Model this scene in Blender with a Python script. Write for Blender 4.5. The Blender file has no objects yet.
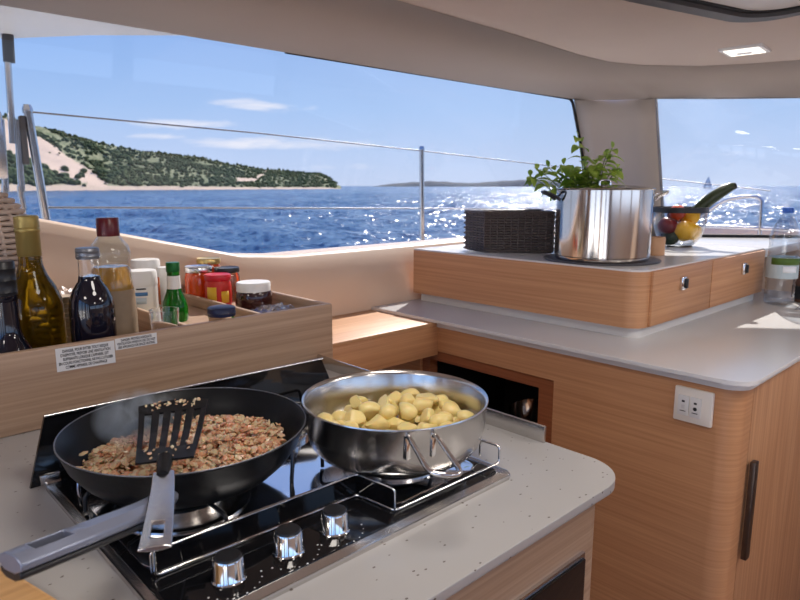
import bpy, bmesh, math, random
from mathutils import Vector, Matrix, noise
random.seed(4)
EYE = 1.28                       # camera height above the cabin floor; heights below are relative to it
S = bpy.context.scene
COL = S.collection
PI = math.pi

# ------------------------------------------------------------------ materials
def newmat(name):
    m = bpy.data.materials.new(name); m.use_nodes = True
    nt = m.node_tree; nt.nodes.clear()
    out = nt.nodes.new('ShaderNodeOutputMaterial')
    return m, nt, out
def N(nt, t, **kw):
    n = nt.nodes.new(t)
    for k, v in kw.items(): setattr(n, k, v)
    return n
def setin(n, **kw):
    for k, v in kw.items():
        n.inputs[k.replace('_', ' ')].default_value = v
def srgb(r, g, b):
    f = lambda c: (c/255/12.92) if c/255 <= .04045 else ((c/255+.055)/1.055)**2.4
    return (f(r), f(g), f(b), 1)
def pbr(name, col, rough=.5, metal=0, spec=.5, trans=0, ior=1.45, bump=0, bscale=50, var=0, vscale=8, coat=0, sss=0, alpha=1):
    m, nt, out = newmat(name)
    b = N(nt, 'ShaderNodeBsdfPrincipled')
    b.inputs['Base Color'].default_value = col
    b.inputs['Roughness'].default_value = rough
    b.inputs['Metallic'].default_value = metal
    b.inputs['Specular IOR Level'].default_value = spec
    b.inputs['Transmission Weight'].default_value = trans
    b.inputs['IOR'].default_value = ior
    b.inputs['Coat Weight'].default_value = coat
    b.inputs['Alpha'].default_value = alpha
    if sss:
        b.inputs['Subsurface Weight'].default_value = sss
        b.inputs['Subsurface Scale'].default_value = .01
    nt.links.new(b.outputs[0], out.inputs[0])
    tc = N(nt, 'ShaderNodeTexCoord')
    nz = N(nt, 'ShaderNodeTexNoise'); nz.inputs['Scale'].default_value = vscale; nz.inputs['Detail'].default_value = 4
    nt.links.new(tc.outputs['Object'], nz.inputs['Vector'])
    if var:
        mx = N(nt, 'ShaderNodeMix', data_type='RGBA')
        mx.inputs[6].default_value = col
        mx.inputs[7].default_value = tuple(max(0, c*(1-var)) for c in col[:3])+(1,)
        nt.links.new(nz.outputs[0], mx.inputs[0]); nt.links.new(mx.outputs[2], b.inputs['Base Color'])
    if bump:
        n2 = N(nt, 'ShaderNodeTexNoise'); n2.inputs['Scale'].default_value = bscale; n2.inputs['Detail'].default_value = 3
        nt.links.new(tc.outputs['Object'], n2.inputs['Vector'])
        bp = N(nt, 'ShaderNodeBump'); bp.inputs['Strength'].default_value = bump; bp.inputs['Distance'].default_value = .003
        nt.links.new(n2.outputs[0], bp.inputs['Height']); nt.links.new(bp.outputs[0], b.inputs['Normal'])
    return m
def wood(name, light, dark, scale=(2.2, 2.2, 170), rough=.45):
    m, nt, out = newmat(name)
    b = N(nt, 'ShaderNodeBsdfPrincipled'); b.inputs['Roughness'].default_value = rough
    nt.links.new(b.outputs[0], out.inputs[0])
    g = N(nt, 'ShaderNodeNewGeometry')
    mp = N(nt, 'ShaderNodeMapping'); mp.inputs['Scale'].default_value = scale
    nt.links.new(g.outputs['Position'], mp.inputs['Vector'])
    n1 = N(nt, 'ShaderNodeTexNoise'); setin(n1, Scale=1, Detail=6, Roughness=.6, Distortion=.12)
    nt.links.new(mp.outputs[0], n1.inputs['Vector'])
    mp2 = N(nt, 'ShaderNodeMapping'); mp2.inputs['Scale'].default_value = tuple(s*.16 if s > 20 else s*.5 for s in scale)
    nt.links.new(g.outputs['Position'], mp2.inputs['Vector'])
    n2 = N(nt, 'ShaderNodeTexNoise'); setin(n2, Scale=1, Detail=3, Distortion=.25)
    nt.links.new(mp2.outputs[0], n2.inputs['Vector'])
    ad = N(nt, 'ShaderNodeMath', operation='MULTIPLY_ADD'); ad.inputs[1].default_value = .75
    ml = N(nt, 'ShaderNodeMath', operation='MULTIPLY'); ml.inputs[1].default_value = .25
    nt.links.new(n2.outputs[0], ml.inputs[0]); nt.links.new(n1.outputs[0], ad.inputs[0]); nt.links.new(ml.outputs[0], ad.inputs[2])
    r = N(nt, 'ShaderNodeValToRGB'); r.color_ramp.elements[0].position = .36; r.color_ramp.elements[0].color = dark
    r.color_ramp.elements[1].position = .62; r.color_ramp.elements[1].color = light
    nt.links.new(ad.outputs[0], r.inputs[0]); nt.links.new(r.outputs[0], b.inputs['Base Color'])
    bp = N(nt, 'ShaderNodeBump'); setin(bp, Strength=.12, Distance=.001)
    nt.links.new(n1.outputs[0], bp.inputs['Height']); nt.links.new(bp.outputs[0], b.inputs['Normal'])
    return m
def speckled(name, base, fleck, rough=.3):
    m, nt, out = newmat(name)
    b = N(nt, 'ShaderNodeBsdfPrincipled'); b.inputs['Roughness'].default_value = rough
    nt.links.new(b.outputs[0], out.inputs[0])
    g = N(nt, 'ShaderNodeNewGeometry')
    mp = N(nt, 'ShaderNodeMapping'); mp.inputs['Scale'].default_value = (1, 1.6, 1)
    nt.links.new(g.outputs['Position'], mp.inputs['Vector'])
    v = N(nt, 'ShaderNodeTexVoronoi'); setin(v, Scale=85, Randomness=1)
    nt.links.new(mp.outputs[0], v.inputs['Vector'])
    lt = N(nt, 'ShaderNodeMath', operation='LESS_THAN'); lt.inputs[1].default_value = .16
    nt.links.new(v.outputs['Distance'], lt.inputs[0])
    # keep only some of the flecks
    sp = N(nt, 'ShaderNodeSeparateColor'); nt.links.new(v.outputs['Color'], sp.inputs[0])
    g2 = N(nt, 'ShaderNodeMath', operation='GREATER_THAN'); g2.inputs[1].default_value = .72
    nt.links.new(sp.outputs[0], g2.inputs[0])
    mu = N(nt, 'ShaderNodeMath', operation='MULTIPLY'); nt.links.new(lt.outputs[0], mu.inputs[0]); nt.links.new(g2.outputs[0], mu.inputs[1])
    mx = N(nt, 'ShaderNodeMix', data_type='RGBA'); mx.inputs[6].default_value = base; mx.inputs[7].default_value = fleck
    nt.links.new(mu.outputs[0], mx.inputs[0]); nt.links.new(mx.outputs[2], b.inputs['Base Color'])
    return m

M = {}
M['oak'] = wood('oak_veneer', srgb(205, 153, 110), srgb(184, 130, 89))
M['oak_dimmed'] = wood('oak_veneer_dimmed', srgb(180, 150, 124), srgb(152, 122, 98))  # same oak as above, greyed in colour for its dimmer light
M['oak_top'] = wood('oak_shelf_veneer', srgb(206, 158, 116), srgb(180, 128, 88), scale=(3, 130, 3))
M['oak_v'] = wood('upright_oak_veneer', srgb(196, 148, 108), srgb(168, 118, 80), scale=(90, 90, 2.5))
M['oak_dark'] = wood('reddish_oak_edge', srgb(160, 96, 60), srgb(132, 76, 46))
M['board'] = wood('cutting_board_wood', srgb(222, 176, 118), srgb(196, 146, 92), scale=(10, 110, 10))
M['stone'] = speckled('speckled_worktop', srgb(174, 171, 168), srgb(96, 86, 78))
M['stone2'] = pbr('white_laminate', srgb(224, 222, 220), .2)
M['gel'] = pbr('bounce_warmed_gelcoat', srgb(222, 196, 174), .35, var=.05)  # white gelcoat warmed in colour for light bounced off the wood
M['gelw'] = pbr('white_plinth', srgb(225, 222, 216), .4)
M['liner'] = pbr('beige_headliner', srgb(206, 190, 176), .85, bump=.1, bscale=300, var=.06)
M['band'] = pbr('shaded_headliner', srgb(172, 160, 149), .8, bump=.1, bscale=300, var=.05)  # same headliner, darkened in colour to stand for less light on it
M['rubber'] = pbr('black_rubber', srgb(24, 24, 26), .6)
M['dark'] = pbr('dark_plastic', srgb(34, 34, 37), .35)
M['darkgrey'] = pbr('dark_grey_frame', srgb(80, 76, 72), .5)
M['steel'] = pbr('brushed_steel', (.62, .6, .58, 1), .22, 1, bump=.04, bscale=200)
M['chrome'] = pbr('polished_steel', (.75, .74, .73, 1), .07, 1)
M['potsteel'] = pbr('stockpot_steel', (.60, .565, .53, 1), .12, 1)
M['mirror'] = pbr('dark_polished_tray', (.78, .78, .80, 1), .08, 1)
M['bronze'] = pbr('bronze_handle', srgb(92, 80, 72), .35, .8)
M['glassblk'] = pbr('black_glass', (.006, .006, .007, 1), .05, 0, .6)
M['iron'] = pbr('black_iron', (.02, .02, .022, 1), .35, .2)
M['nonstick'] = pbr('nonstick_coating', (.007, .0075, .009, 1), .38, 0, .22, bump=.05, bscale=150)
M['spat'] = pbr('black_nylon', (.008, .008, .009, 1), .4, 0, .35)
M['panh'] = pbr('blue_grey_handle', srgb(132, 138, 156), .28, .35)
M['panout'] = pbr('black_enamel', (.012, .012, .014, 1), .3)
M['white'] = pbr('white_plastic', srgb(226, 224, 220), .35)
M['sock'] = pbr('socket_plastic', srgb(236, 228, 216), .35)
M['ink'] = pbr('black_ink', srgb(28, 28, 32), .6)
M['inkw'] = pbr('white_print', srgb(210, 210, 210), .5)
M['paper'] = pbr('sticker_paper', srgb(214, 210, 208), .5)
M['silverlid'] = pbr('silver_lid', (.7, .7, .7, 1), .25, 1)
M['greylid'] = pbr('grey_metal_lid', srgb(130, 132, 138), .35, .7)
M['goldcap'] = pbr('gold_capsule', srgb(168, 146, 86), .4, .6, bump=.3, bscale=100)
M['goldlid'] = pbr('gold_lid', srgb(214, 186, 120), .3, .8)
M['redcap'] = pbr('dark_red_cap', srgb(88, 10, 20), .3)
M['redlid'] = pbr('red_lid', srgb(196, 22, 40), .3)
M['navy'] = pbr('navy_lid', srgb(28, 32, 62), .4)
M['greencap'] = pbr('green_foil_cap', srgb(16, 96, 34), .35, .3)
M['clear'] = pbr('clear_glass', (1, 1, 1, 1), .02, trans=1, ior=1.45)
M['pet'] = pbr('clear_plastic', (.96, .98, 1, 1), .06, trans=1, ior=1.2)
M['oilglass'] = pbr('olive_green_glass', srgb(170, 130, 24), .04, trans=1, ior=1.3)
M['oilglass2'] = pbr('olive_green_bottle', srgb(136, 112, 22), .06, trans=.9, ior=1.35)
M['greenglass'] = pbr('green_glass', srgb(30, 150, 40), .05, trans=.8, ior=1.4)
M['blackliq'] = pbr('dark_vinegar', (.008, .007, .014, 1), .06, coat=.5)
M['amber'] = pbr('pale_vinegar', srgb(226, 178, 96), .1, trans=.6, ior=1.33)
M['vinlabel'] = pbr('beige_label', srgb(150, 128, 104), .5, var=.3, vscale=60)
M['orange'] = pbr('orange_preserve', srgb(226, 80, 20), .15, coat=.6, var=.35, vscale=70)
M['orangelabel'] = pbr('orange_carton', srgb(220, 120, 70), .4)
M['redlabel'] = pbr('red_yellow_label', srgb(196, 40, 30), .4)
M['yellow'] = pbr('yellow_label', srgb(226, 176, 50), .4)
M['bluelabel'] = pbr('blue_print', srgb(70, 120, 170), .4)
M['choc'] = pbr('chocolate_spread', srgb(54, 22, 22), .2, coat=.5)
M['bag'] = pbr('thin_plastic_bag', srgb(214, 194, 182), .4, trans=.3, bump=.3, bscale=30)
M['cup'] = pbr('paper_cups', srgb(176, 158, 138), .6)
M['wicker'] = pbr('pale_wicker', srgb(226, 202, 184), .6, var=.35, vscale=60)
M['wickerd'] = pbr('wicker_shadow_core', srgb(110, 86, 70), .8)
M['wickerb'] = pbr('dark_brown_wicker', srgb(96, 84, 80), .28, var=.5, vscale=80)
M['leaf'] = pbr('fresh_leaf', srgb(112, 150, 44), .45, trans=.0, var=.45, vscale=18)
def leafmat():
    m, nt, out = newmat('fresh_leaf')
    d = N(nt, 'ShaderNodeBsdfPrincipled'); d.inputs['Roughness'].default_value = .4
    t = N(nt, 'ShaderNodeBsdfTranslucent')
    tc = N(nt, 'ShaderNodeTexCoord'); nz = N(nt, 'ShaderNodeTexNoise'); setin(nz, Scale=22, Detail=2); nt.links.new(tc.outputs['Object'], nz.inputs['Vector'])
    r = N(nt, 'ShaderNodeValToRGB'); r.color_ramp.elements[0].position = .35; r.color_ramp.elements[0].color = srgb(112, 150, 52); r.color_ramp.elements[1].position = .65; r.color_ramp.elements[1].color = srgb(186, 208, 96)
    nt.links.new(nz.outputs[0], r.inputs[0]); nt.links.new(r.outputs[0], d.inputs['Base Color']); nt.links.new(r.outputs[0], t.inputs[0])
    mx = N(nt, 'ShaderNodeMixShader'); mx.inputs[0].default_value = .5
    nt.links.new(d.outputs[0], mx.inputs[1]); nt.links.new(t.outputs[0], mx.inputs[2]); nt.links.new(mx.outputs[0], out.inputs[0])
    return m
M['leaf'] = leafmat()
M['stem'] = pbr('plant_stem', srgb(92, 112, 44), .6)
M['terra'] = pbr('dark_planter', srgb(70, 62, 56), .7)
M['soil'] = pbr('potting_soil', srgb(46, 34, 26), .95, bump=.8, bscale=200)
M['apple'] = pbr('dark_red_skin', srgb(138, 12, 30), .3, var=.4, vscale=20)
M['nect'] = pbr('orange_red_skin', srgb(226, 74, 24), .35, var=.4, vscale=12)
M['lemon'] = pbr('lemon_skin', srgb(246, 186, 24), .4, bump=.25, bscale=180)
M['avo'] = pbr('dark_green_skin', srgb(30, 48, 28), .45, bump=.4, bscale=150)
M['courg'] = pbr('courgette_skin', srgb(50, 62, 36), .35, var=.4, vscale=25)
M['cork'] = pbr('pale_wooden_jar', srgb(214, 164, 124), .5, var=.2, vscale=40)
M['potato'] = pbr('boiled_potato', srgb(240, 218, 146), .34, var=.16, vscale=30, sss=.15, bump=.25, bscale=90)
M['onion'] = pbr('fried_onion', srgb(230, 194, 158), .22, var=.3, vscale=45, sss=.35)
M['onion2'] = pbr('fried_bacon_bits', srgb(218, 158, 122), .25, var=.3, vscale=60, sss=.3)
M['mat'] = pbr('grey_silicone_mat', srgb(84, 82, 86), .5)
M['rope'] = pbr('lifeline_wire', srgb(150, 150, 152), .4, .3)
M['tube'] = pbr('stainless_tube', (.6, .6, .6, 1), .2, 1)
M['deck'] = pbr('deck_gelcoat', srgb(228, 226, 222), .5)
M['floorm'] = wood('cabin_sole', srgb(150, 110, 80), srgb(120, 84, 58), scale=(2, 60, 2))
M['seatm'] = pbr('cream_upholstery', srgb(190, 176, 160), .8)
M['led'] = None

def schlick(nt, f0, ex=5):
    lw = N(nt, 'ShaderNodeLayerWeight'); lw.inputs[0].default_value = .5
    p = N(nt, 'ShaderNodeMath', operation='POWER'); p.inputs[1].default_value = ex; nt.links.new(lw.outputs['Facing'], p.inputs[0])
    q = N(nt, 'ShaderNodeMath', operation='MULTIPLY_ADD'); q.inputs[1].default_value = 1-f0; q.inputs[2].default_value = f0; nt.links.new(p.outputs[0], q.inputs[0])
    return q
def glass_pane(name, tint):
    m, nt, out = newmat(name)
    t = N(nt, 'ShaderNodeBsdfTransparent'); t.inputs[0].default_value = tint
    g = N(nt, 'ShaderNodeBsdfGlossy'); g.inputs['Roughness'].default_value = .02; g.inputs[0].default_value = (.9, .9, .9, 1)
    f = schlick(nt, .03)
    mx = N(nt, 'ShaderNodeMixShader')
    nt.links.new(f.outputs[0], mx.inputs[0]); nt.links.new(t.outputs[0], mx.inputs[1]); nt.links.new(g.outputs[0], mx.inputs[2])
    nt.links.new(mx.outputs[0], out.inputs[0])
    return m
M['pane'] = glass_pane('tinted_window_glass', (.66, .665, .68, 1))
def thin_glass(name, tint, ior=1.3, ex=5):
    m, nt, out = newmat(name)
    t = N(nt, 'ShaderNodeBsdfTransparent'); t.inputs[0].default_value = tint
    g = N(nt, 'ShaderNodeBsdfGlossy'); g.inputs['Roughness'].default_value = .05
    f = schlick(nt, ((ior-1)/(ior+1))**2, ex)
    mx = N(nt, 'ShaderNodeMixShader')
    nt.links.new(f.outputs[0], mx.inputs[0]); nt.links.new(t.outputs[0], mx.inputs[1]); nt.links.new(g.outputs[0], mx.inputs[2])
    nt.links.new(mx.outputs[0], out.inputs[0])
    return m
M['thin'] = thin_glass('thin_clear_glass', (.93, .95, .95, 1), 1.35)
M['petthin'] = thin_glass('clear_bottle_plastic', (.84, .88, .92, 1), 1.8, 2.2)
M['bowlglass'] = thin_glass('bowl_glass', (.9, .91, .92, 1), 1.4, 3.2)
M['film'] = thin_glass('clear_film', (.88, .88, .9, 1), 1.7)
def emit(name, col, s):
    m, nt, out = newmat(name); e = N(nt, 'ShaderNodeEmission'); e.inputs[0].default_value = col; e.inputs[1].default_value = s
    nt.links.new(e.outputs[0], out.inputs[0]); return m
M['led'] = emit('led_diffuser', (1, .93, .85, 1), 1.8)

# ------------------------------------------------------------------ mesh helpers
def link(o, parent=None):
    COL.objects.link(o)
    if parent is not None: o.parent = parent
    return o
def mk(name, verts, faces, mat, parent=None, loc=(0, 0, 0), smooth=False, rot=None):
    me = bpy.data.meshes.new(name); me.from_pydata([tuple(v) for v in verts], [], faces); me.validate(); me.update()
    if smooth:
        for p in me.polygons: p.use_smooth = True
    mats = mat if isinstance(mat, (list, tuple)) else [mat]
    for m_ in mats: me.materials.append(m_)
    o = bpy.data.objects.new(name, me); o.location = loc
    if rot: o.rotation_euler = rot
    return link(o, parent)
def bm_obj(name, bm, mat, parent=None, loc=(0, 0, 0), smooth=False, rot=None, angle=None):
    bmesh.ops.recalc_face_normals(bm, faces=bm.faces)
    me = bpy.data.meshes.new(name); bm.to_mesh(me); bm.free()
    if smooth:
        for p in me.polygons: p.use_smooth = True
        if angle is not None:
            me.set_sharp_from_angle(angle=math.radians(angle))
    mats = mat if isinstance(mat, (list, tuple)) else [mat]
    for m_ in mats: me.materials.append(m_)
    o = bpy.data.objects.new(name, me); o.location = loc
    if rot: o.rotation_euler = rot
    return link(o, parent)
def add_box(bm, x0, x1, y0, y1, z0, z1, mi=0):
    vs = [bm.verts.new(p) for p in ((x0, y0, z0), (x1, y0, z0), (x1, y1, z0), (x0, y1, z0), (x0, y0, z1), (x1, y0, z1), (x1, y1, z1), (x0, y1, z1))]
    for f in ((3, 2, 1, 0), (4, 5, 6, 7), (0, 1, 5, 4), (1, 2, 6, 5), (2, 3, 7, 6), (3, 0, 4, 7)):
        fc = bm.faces.new([vs[i] for i in f]); fc.material_index = mi
def box(name, x0, x1, y0, y1, z0, z1, mat, parent=None, bev=0, loc=(0, 0, 0), seg=2):
    bm = bmesh.new(); add_box(bm, x0, x1, y0, y1, z0, z1)
    if bev: bmesh.ops.bevel(bm, geom=bm.edges[:], offset=bev, segments=seg, affect='EDGES', profile=.5)
    return bm_obj(name, bm, mat, parent, loc, smooth=bool(bev), angle=40)
def prism(name, pts, z0, z1, mat, parent=None, bev=0, loc=(0, 0, 0), smooth=True, seg=2):
    bm = bmesh.new()
    a = [bm.verts.new((x, y, z0)) for x, y in pts]; b = [bm.verts.new((x, y, z1)) for x, y in pts]
    n = len(pts)
    bm.faces.new(a[::-1]); bm.faces.new(b)
    for i in range(n): bm.faces.new((a[i], a[(i+1) % n], b[(i+1) % n], b[i]))
    if bev:
        bmesh.ops.bevel(bm, geom=[e for e in bm.edges if abs(e.verts[0].co.z-e.verts[1].co.z) < 1e-6], offset=bev, segments=seg, affect='EDGES', profile=.5)
    return bm_obj(name, bm, mat, parent, loc, smooth=smooth, angle=35)
def rounded(pts, rads, n=8):
    """round the corners of a 2-D polygon"""
    out = []; L = len(pts)
    for i, p in enumerate(pts):
        r = rads[i]
        if r <= 0: out.append(p); continue
        p = Vector(p); a = (Vector(pts[i-1])-p).normalized(); b = (Vector(pts[(i+1) % L])-p).normalized()
        ang = a.angle(b); d = r/math.tan(ang/2)
        c = p+(a+b).normalized()*(r/math.sin(ang/2))
        s = p+a*d-c; e = p+b*d-c
        a0 = math.atan2(s.y, s.x); a1 = math.atan2(e.y, e.x); da = (a1-a0+PI) % (2*PI)-PI
        for k in range(n+1):
            t = a0+da*k/n; out.append((c.x+r*math.cos(t), c.y+r*math.sin(t)))
    return out
def lathe(name, prof, mat, parent=None, loc=(0, 0, 0), n=40, smooth=True, rot=None, angle=45, sx=1, sy=1):
    """closed or open profile [(r,z)...] spun about z"""
    bm = bmesh.new(); rings = []
    for r, z in prof:
        if r < 1e-6: rings.append([bm.verts.new((0, 0, z))])
        else: rings.append([bm.verts.new((sx*r*math.cos(2*PI*k/n), sy*r*math.sin(2*PI*k/n), z)) for k in range(n)])
    for A, B in zip(rings, rings[1:]):
        if len(A) == 1 and len(B) == 1: continue
        for k in range(n):
            k2 = (k+1) % n
            if len(A) == 1: bm.faces.new((A[0], B[k2], B[k]))
            elif len(B) == 1: bm.faces.new((A[k], A[k2], B[0]))
            else: bm.faces.new((A[k], A[k2], B[k2], B[k]))
    return bm_obj(name, bm, mat, parent, loc, smooth, rot, angle)
def add_tube(bm, pts, r, n=8, closed=False, mi=0):
    pts = [Vector(p) for p in pts]; L = len(pts); rings = []
    up = None
    for i, p in enumerate(pts):
        if closed: d = pts[(i+1) % L]-pts[i-1]
        else: d = pts[min(i+1, L-1)]-pts[max(i-1, 0)]
        d.normalize()
        if up is None:
            up = Vector((0, 0, 1)) if abs(d.z) < .9 else Vector((1, 0, 0))
        u = (up-d*up.dot(d))
        if u.length < 1e-5: u = d.orthogonal()
        u.normalize(); up = u; w = d.cross(u)
        rr = r[i] if isinstance(r, (list, tuple)) else r
        rings.append([bm.verts.new(p+(u*math.cos(2*PI*k/n)+w*math.sin(2*PI*k/n))*rr) for k in range(n)])
    for i in range(L if closed else L-1):
        A = rings[i]; B = rings[(i+1) % L]
        for k in range(n):
            f = bm.faces.new((A[k], A[(k+1) % n], B[(k+1) % n], B[k])); f.material_index = mi
    if not closed:
        bm.faces.new(rings[0][::-1]); bm.faces.new(rings[-1])
def tube(name, pts, r, mat, parent=None, n=8, closed=False, loc=(0, 0, 0)):
    bm = bmesh.new(); add_tube(bm, pts, r, n, closed)
    return bm_obj(name, bm, mat, parent, loc, smooth=True, angle=60)
def smooth_path(ctrl, n=6, closed=False):
    c = [Vector(p) for p in ctrl]; out = []; L = len(c)
    rng = range(L) if closed else range(L-1)
    for i in rng:
        if closed: p0, p1, p2, p3 = c[i-1], c[i], c[(i+1) % L], c[(i+2) % L]
        else: p0, p1, p2, p3 = c[max(i-1, 0)], c[i], c[i+1], c[min(i+2, L-1)]
        for k in range(n):
            t = k/n
            out.append(.5*((2*p1)+(-p0+p2)*t+(2*p0-5*p1+4*p2-p3)*t*t+(-p0+3*p1-3*p2+p3)*t**3))
    if not closed: out.append(c[-1])
    return out
def bent(ctrl, r=.006, n=4, closed=False):
    """polyline with rounded corners in 3-D"""
    c = [Vector(p) for p in ctrl]; out = []; L = len(c)
    for i, p in enumerate(c):
        if not closed and (i == 0 or i == L-1): out.append(p); continue
        a = (c[i-1]-p); b = (c[(i+1) % L]-p); rr = min(r, a.length*.45, b.length*.45)
        s = p+a.normalized()*rr; e = p+b.normalized()*rr
        for k in range(n+1):
            t = k/n; out.append(s*(1-t)**2+p*2*t*(1-t)+e*t*t)
    return out
def tag(o, label=None, cat=None, group=None, kind=None):
    if label: o['label'] = label
    if cat: o['category'] = cat
    if group: o['group'] = group
    if kind: o['kind'] = kind
    return o
def thing(name, loc, label, cat, group=None, kind=None, rz=0):
    o = bpy.data.objects.new(name, None); o.empty_display_size = .05; o.location = loc; o.rotation_euler = (0, 0, rz)
    link(o); return tag(o, label, cat, group, kind)
def struct(o): o['kind'] = 'structure'; return o
def text_mesh(name, body, size, mat, parent, mtx, align='CENTER', spacing=1.0, fit=None):
    cu = bpy.data.curves.new(name, 'FONT'); cu.body = body; cu.size = size; cu.align_x = align; cu.align_y = 'CENTER'
    cu.space_line = spacing; cu.extrude = .00008; cu.offset = size*.02
    t = bpy.data.objects.new(name+'_tmp', cu); COL.objects.link(t)
    bpy.context.view_layer.update()
    dg = bpy.context.evaluated_depsgraph_get()
    me = bpy.data.meshes.new_from_object(t.evaluated_get(dg))
    bpy.data.objects.remove(t); bpy.data.curves.remove(cu)
    if fit:
        xs_ = [v.co.x for v in me.vertices]; w_ = max(xs_)-min(xs_); c_ = (max(xs_)+min(xs_))/2
        ys_ = [v.co.y for v in me.vertices]; cy_ = (max(ys_)+min(ys_))/2; h_ = max(ys_)-min(ys_)
        for v in me.vertices: v.co.x = (v.co.x-c_)*fit[0]/w_; v.co.y = (v.co.y-cy_)*fit[1]/h_
    me.transform(mtx)
    me.materials.clear(); me.materials.append(mat)
    o = bpy.data.objects.new(name, me); return link(o, parent)

# ------------------------------------------------------------------ room shell
ROOF = .43
CR = [(-1.5, 1.173), (1.105, 1.173), (1.605, 1.194), (1.964, 1.22), (2.15, 1.215), (2.30, 1.165), (2.47, 1.029), (2.56, .88), (2.607, .745), (2.68, .4), (2.70, -2.2)]
LR = [(-1.5, 1.5, .352), (1.105, 1.5, .352), (1.605, 1.5, .352), (1.964, 1.5, .352), (2.404, 1.5, .355), (2.44, 1.35, .342), (2.446, 1.18, .33), (2.62, 1.02, .33), (2.815, .79, .33), (3.0, .4, .33), (3.05, -2.2, .33)]
# ceiling slab
struct(prism('ceiling', CR+[(-1.5, -2.2)], ROOF, ROOF+.05, M['liner'], smooth=False))
# sloping band between the headliner and the tops of the windows
def strip(name, A, B, mat, thick=None, smooth=True):
    v = list(A)+list(B); n = len(A)
    f = [(i, i+1, n+i+1, n+i) for i in range(n-1)]
    o = mk(name, v, f, mat, smooth=smooth)
    if thick:
        s = o.modifiers.new('s', 'SOLIDIFY'); s.thickness = thick; s.offset = 0
    return o
mid = []
C3 = [(x, y, ROOF+.002) for x, y in CR]
MIDR = [((a[0]*.45+b[0]*.55), (a[1]*.45+b[1]*.55), (a[2]*.45+b[2]*.55)+.012) for a, b in zip(C3, LR)]
def strip3(name, rows, mat, thick=.012):
    v = [p for r in rows for p in r]; n = len(rows[0]); f = []
    for j in range(len(rows)-1):
        for i in range(n-1): f.append((j*n+i, j*n+i+1, (j+1)*n+i+1, (j+1)*n+i))
    o = mk(name, v, f, mat, smooth=True)
    s = o.modifiers.new('thickness', 'SOLIDIFY'); s.thickness = thick; s.offset = 0
    return o
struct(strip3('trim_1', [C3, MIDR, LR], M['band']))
# starboard wall with the coaming below the side window
SIL = -.207
xs = [-1.5, -.6, .1, .355, .65, .80, .9, 1.05, 1.4, 2.0, 2.83]
def sillz(x):
    if x >= .95: return SIL
    t = .95-x
    return SIL+max(0, t-.0)*.238 - (.012 if t < .12 else 0)*0
rows = []
for yo, zz in ((1.58, lambda x: -1.28), (1.58, lambda x: -.42), (1.583, lambda x: SIL-.09 if x > .9 else sillz(x)-.12), (1.60, lambda x: sillz(x)-.006), (1.612, lambda x: sillz(x)), (1.74, lambda x: sillz(x)-.004), (1.78, lambda x: sillz(x)-.05)):
    rows.append([(x, yo-(0 if yo > 1.59 else (.05 if yo < 1.582 else .035)*min(1, max(0, (x-.80)/.25))), zz(x)) for x in xs])
struct(strip3('wall_starboard', rows, M['gel'], .01))
# corner pillar
PB = [(2.83, 1.612, SIL), (2.72, 1.45, SIL), (2.62, 1.19, SIL)]
PT = [LR[4], LR[5], LR[6]]
PT2 = [Vector(p) for p in PT]; PB2 = [Vector(p) for p in PB]
cols = []
for k in range(9):
    t = k/8; row = []
    for a, b in zip(PT2, PB2): row.append(a.lerp(b, t))
    cols.append([tuple(v) for v in (row[0], row[0].lerp(row[1], .5)+Vector((.01, .01, 0)), row[1]+Vector((.03, .01, 0)), row[1].lerp(row[2], .5)+Vector((.02, 0, 0)), row[2])])
struct(strip3('trim_2', cols, M['band'], .03))
# windscreen wall below the glass
WB = [(2.83, 1.612), (2.62, 1.19), (2.95, .80), (3.2, .4), (3.25, -2.2)]
struct(strip3('wall_front', [[(x, y, -1.28) for x, y in WB], [(x, y, SIL-.012) for x, y in WB]], M['gel'], .02))
# ledge under the windscreen
struct(prism('trim_3', [(2.36, .72), (2.36, 1.53), (2.80, 1.54), (2.62, 1.17), (2.94, .79), (2.98, .72)], SIL-.03, SIL, M['stone2'], bev=.003))
# rubber sill line of the windscreen
struct(tube('trim_4', [(2.60, 1.19, SIL+.006), (2.93, .80, SIL+.006), (3.18, .4, SIL+.006)], .007, M['rubber']))
# window frame seals
struct(tube('trim_5', bent([(1.0, 1.502, .350), (2.385, 1.502, .352), (2.80, 1.60, SIL+.01)], .03), .006, M['rubber']))
# panes
def pane(name, pts):
    o = mk(name, pts, [tuple(range(len(pts)))], M['pane'])
    s = o.modifiers.new('thickness', 'SOLIDIFY'); s.thickness = .006
    o['kind'] = 'structure'; return o
pane('window_1', [(-1.5, 1.503, .352), (2.404, 1.503, .355), (2.83, 1.612, SIL), (.95, 1.62, SIL), (-1.5, 1.62, sillz(-1.5))])
wv = [(2.446, 1.18, .33), (2.815, .79, .33), (3.0, .4, .33), (3.05, -2.2, .33), (2.62, 1.19, SIL), (2.95, .80, SIL), (3.2, .4, SIL), (3.25, -2.2, SIL)]
o = mk('window_2', wv, [(0, 1, 5, 4), (1, 2, 6, 5), (2, 3, 7, 6)], M['pane'], smooth=True); o['kind'] = 'structure'
ss_ = o.modifiers.new('thickness', 'SOLIDIFY'); ss_.thickness = .006
# port side: low wall, window band, mullions, settee
struct(box('wall_port', -1.5, 3.25, -2.26, -2.2, -1.28, -.15, M['gel']))
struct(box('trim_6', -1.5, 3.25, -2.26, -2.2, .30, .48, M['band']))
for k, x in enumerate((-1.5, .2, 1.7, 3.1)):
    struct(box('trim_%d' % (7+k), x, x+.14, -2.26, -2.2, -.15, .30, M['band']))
struct(box('floor', -1.5, 3.3, -2.26, 1.6, -1.33, -1.28, M['floorm']))
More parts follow.
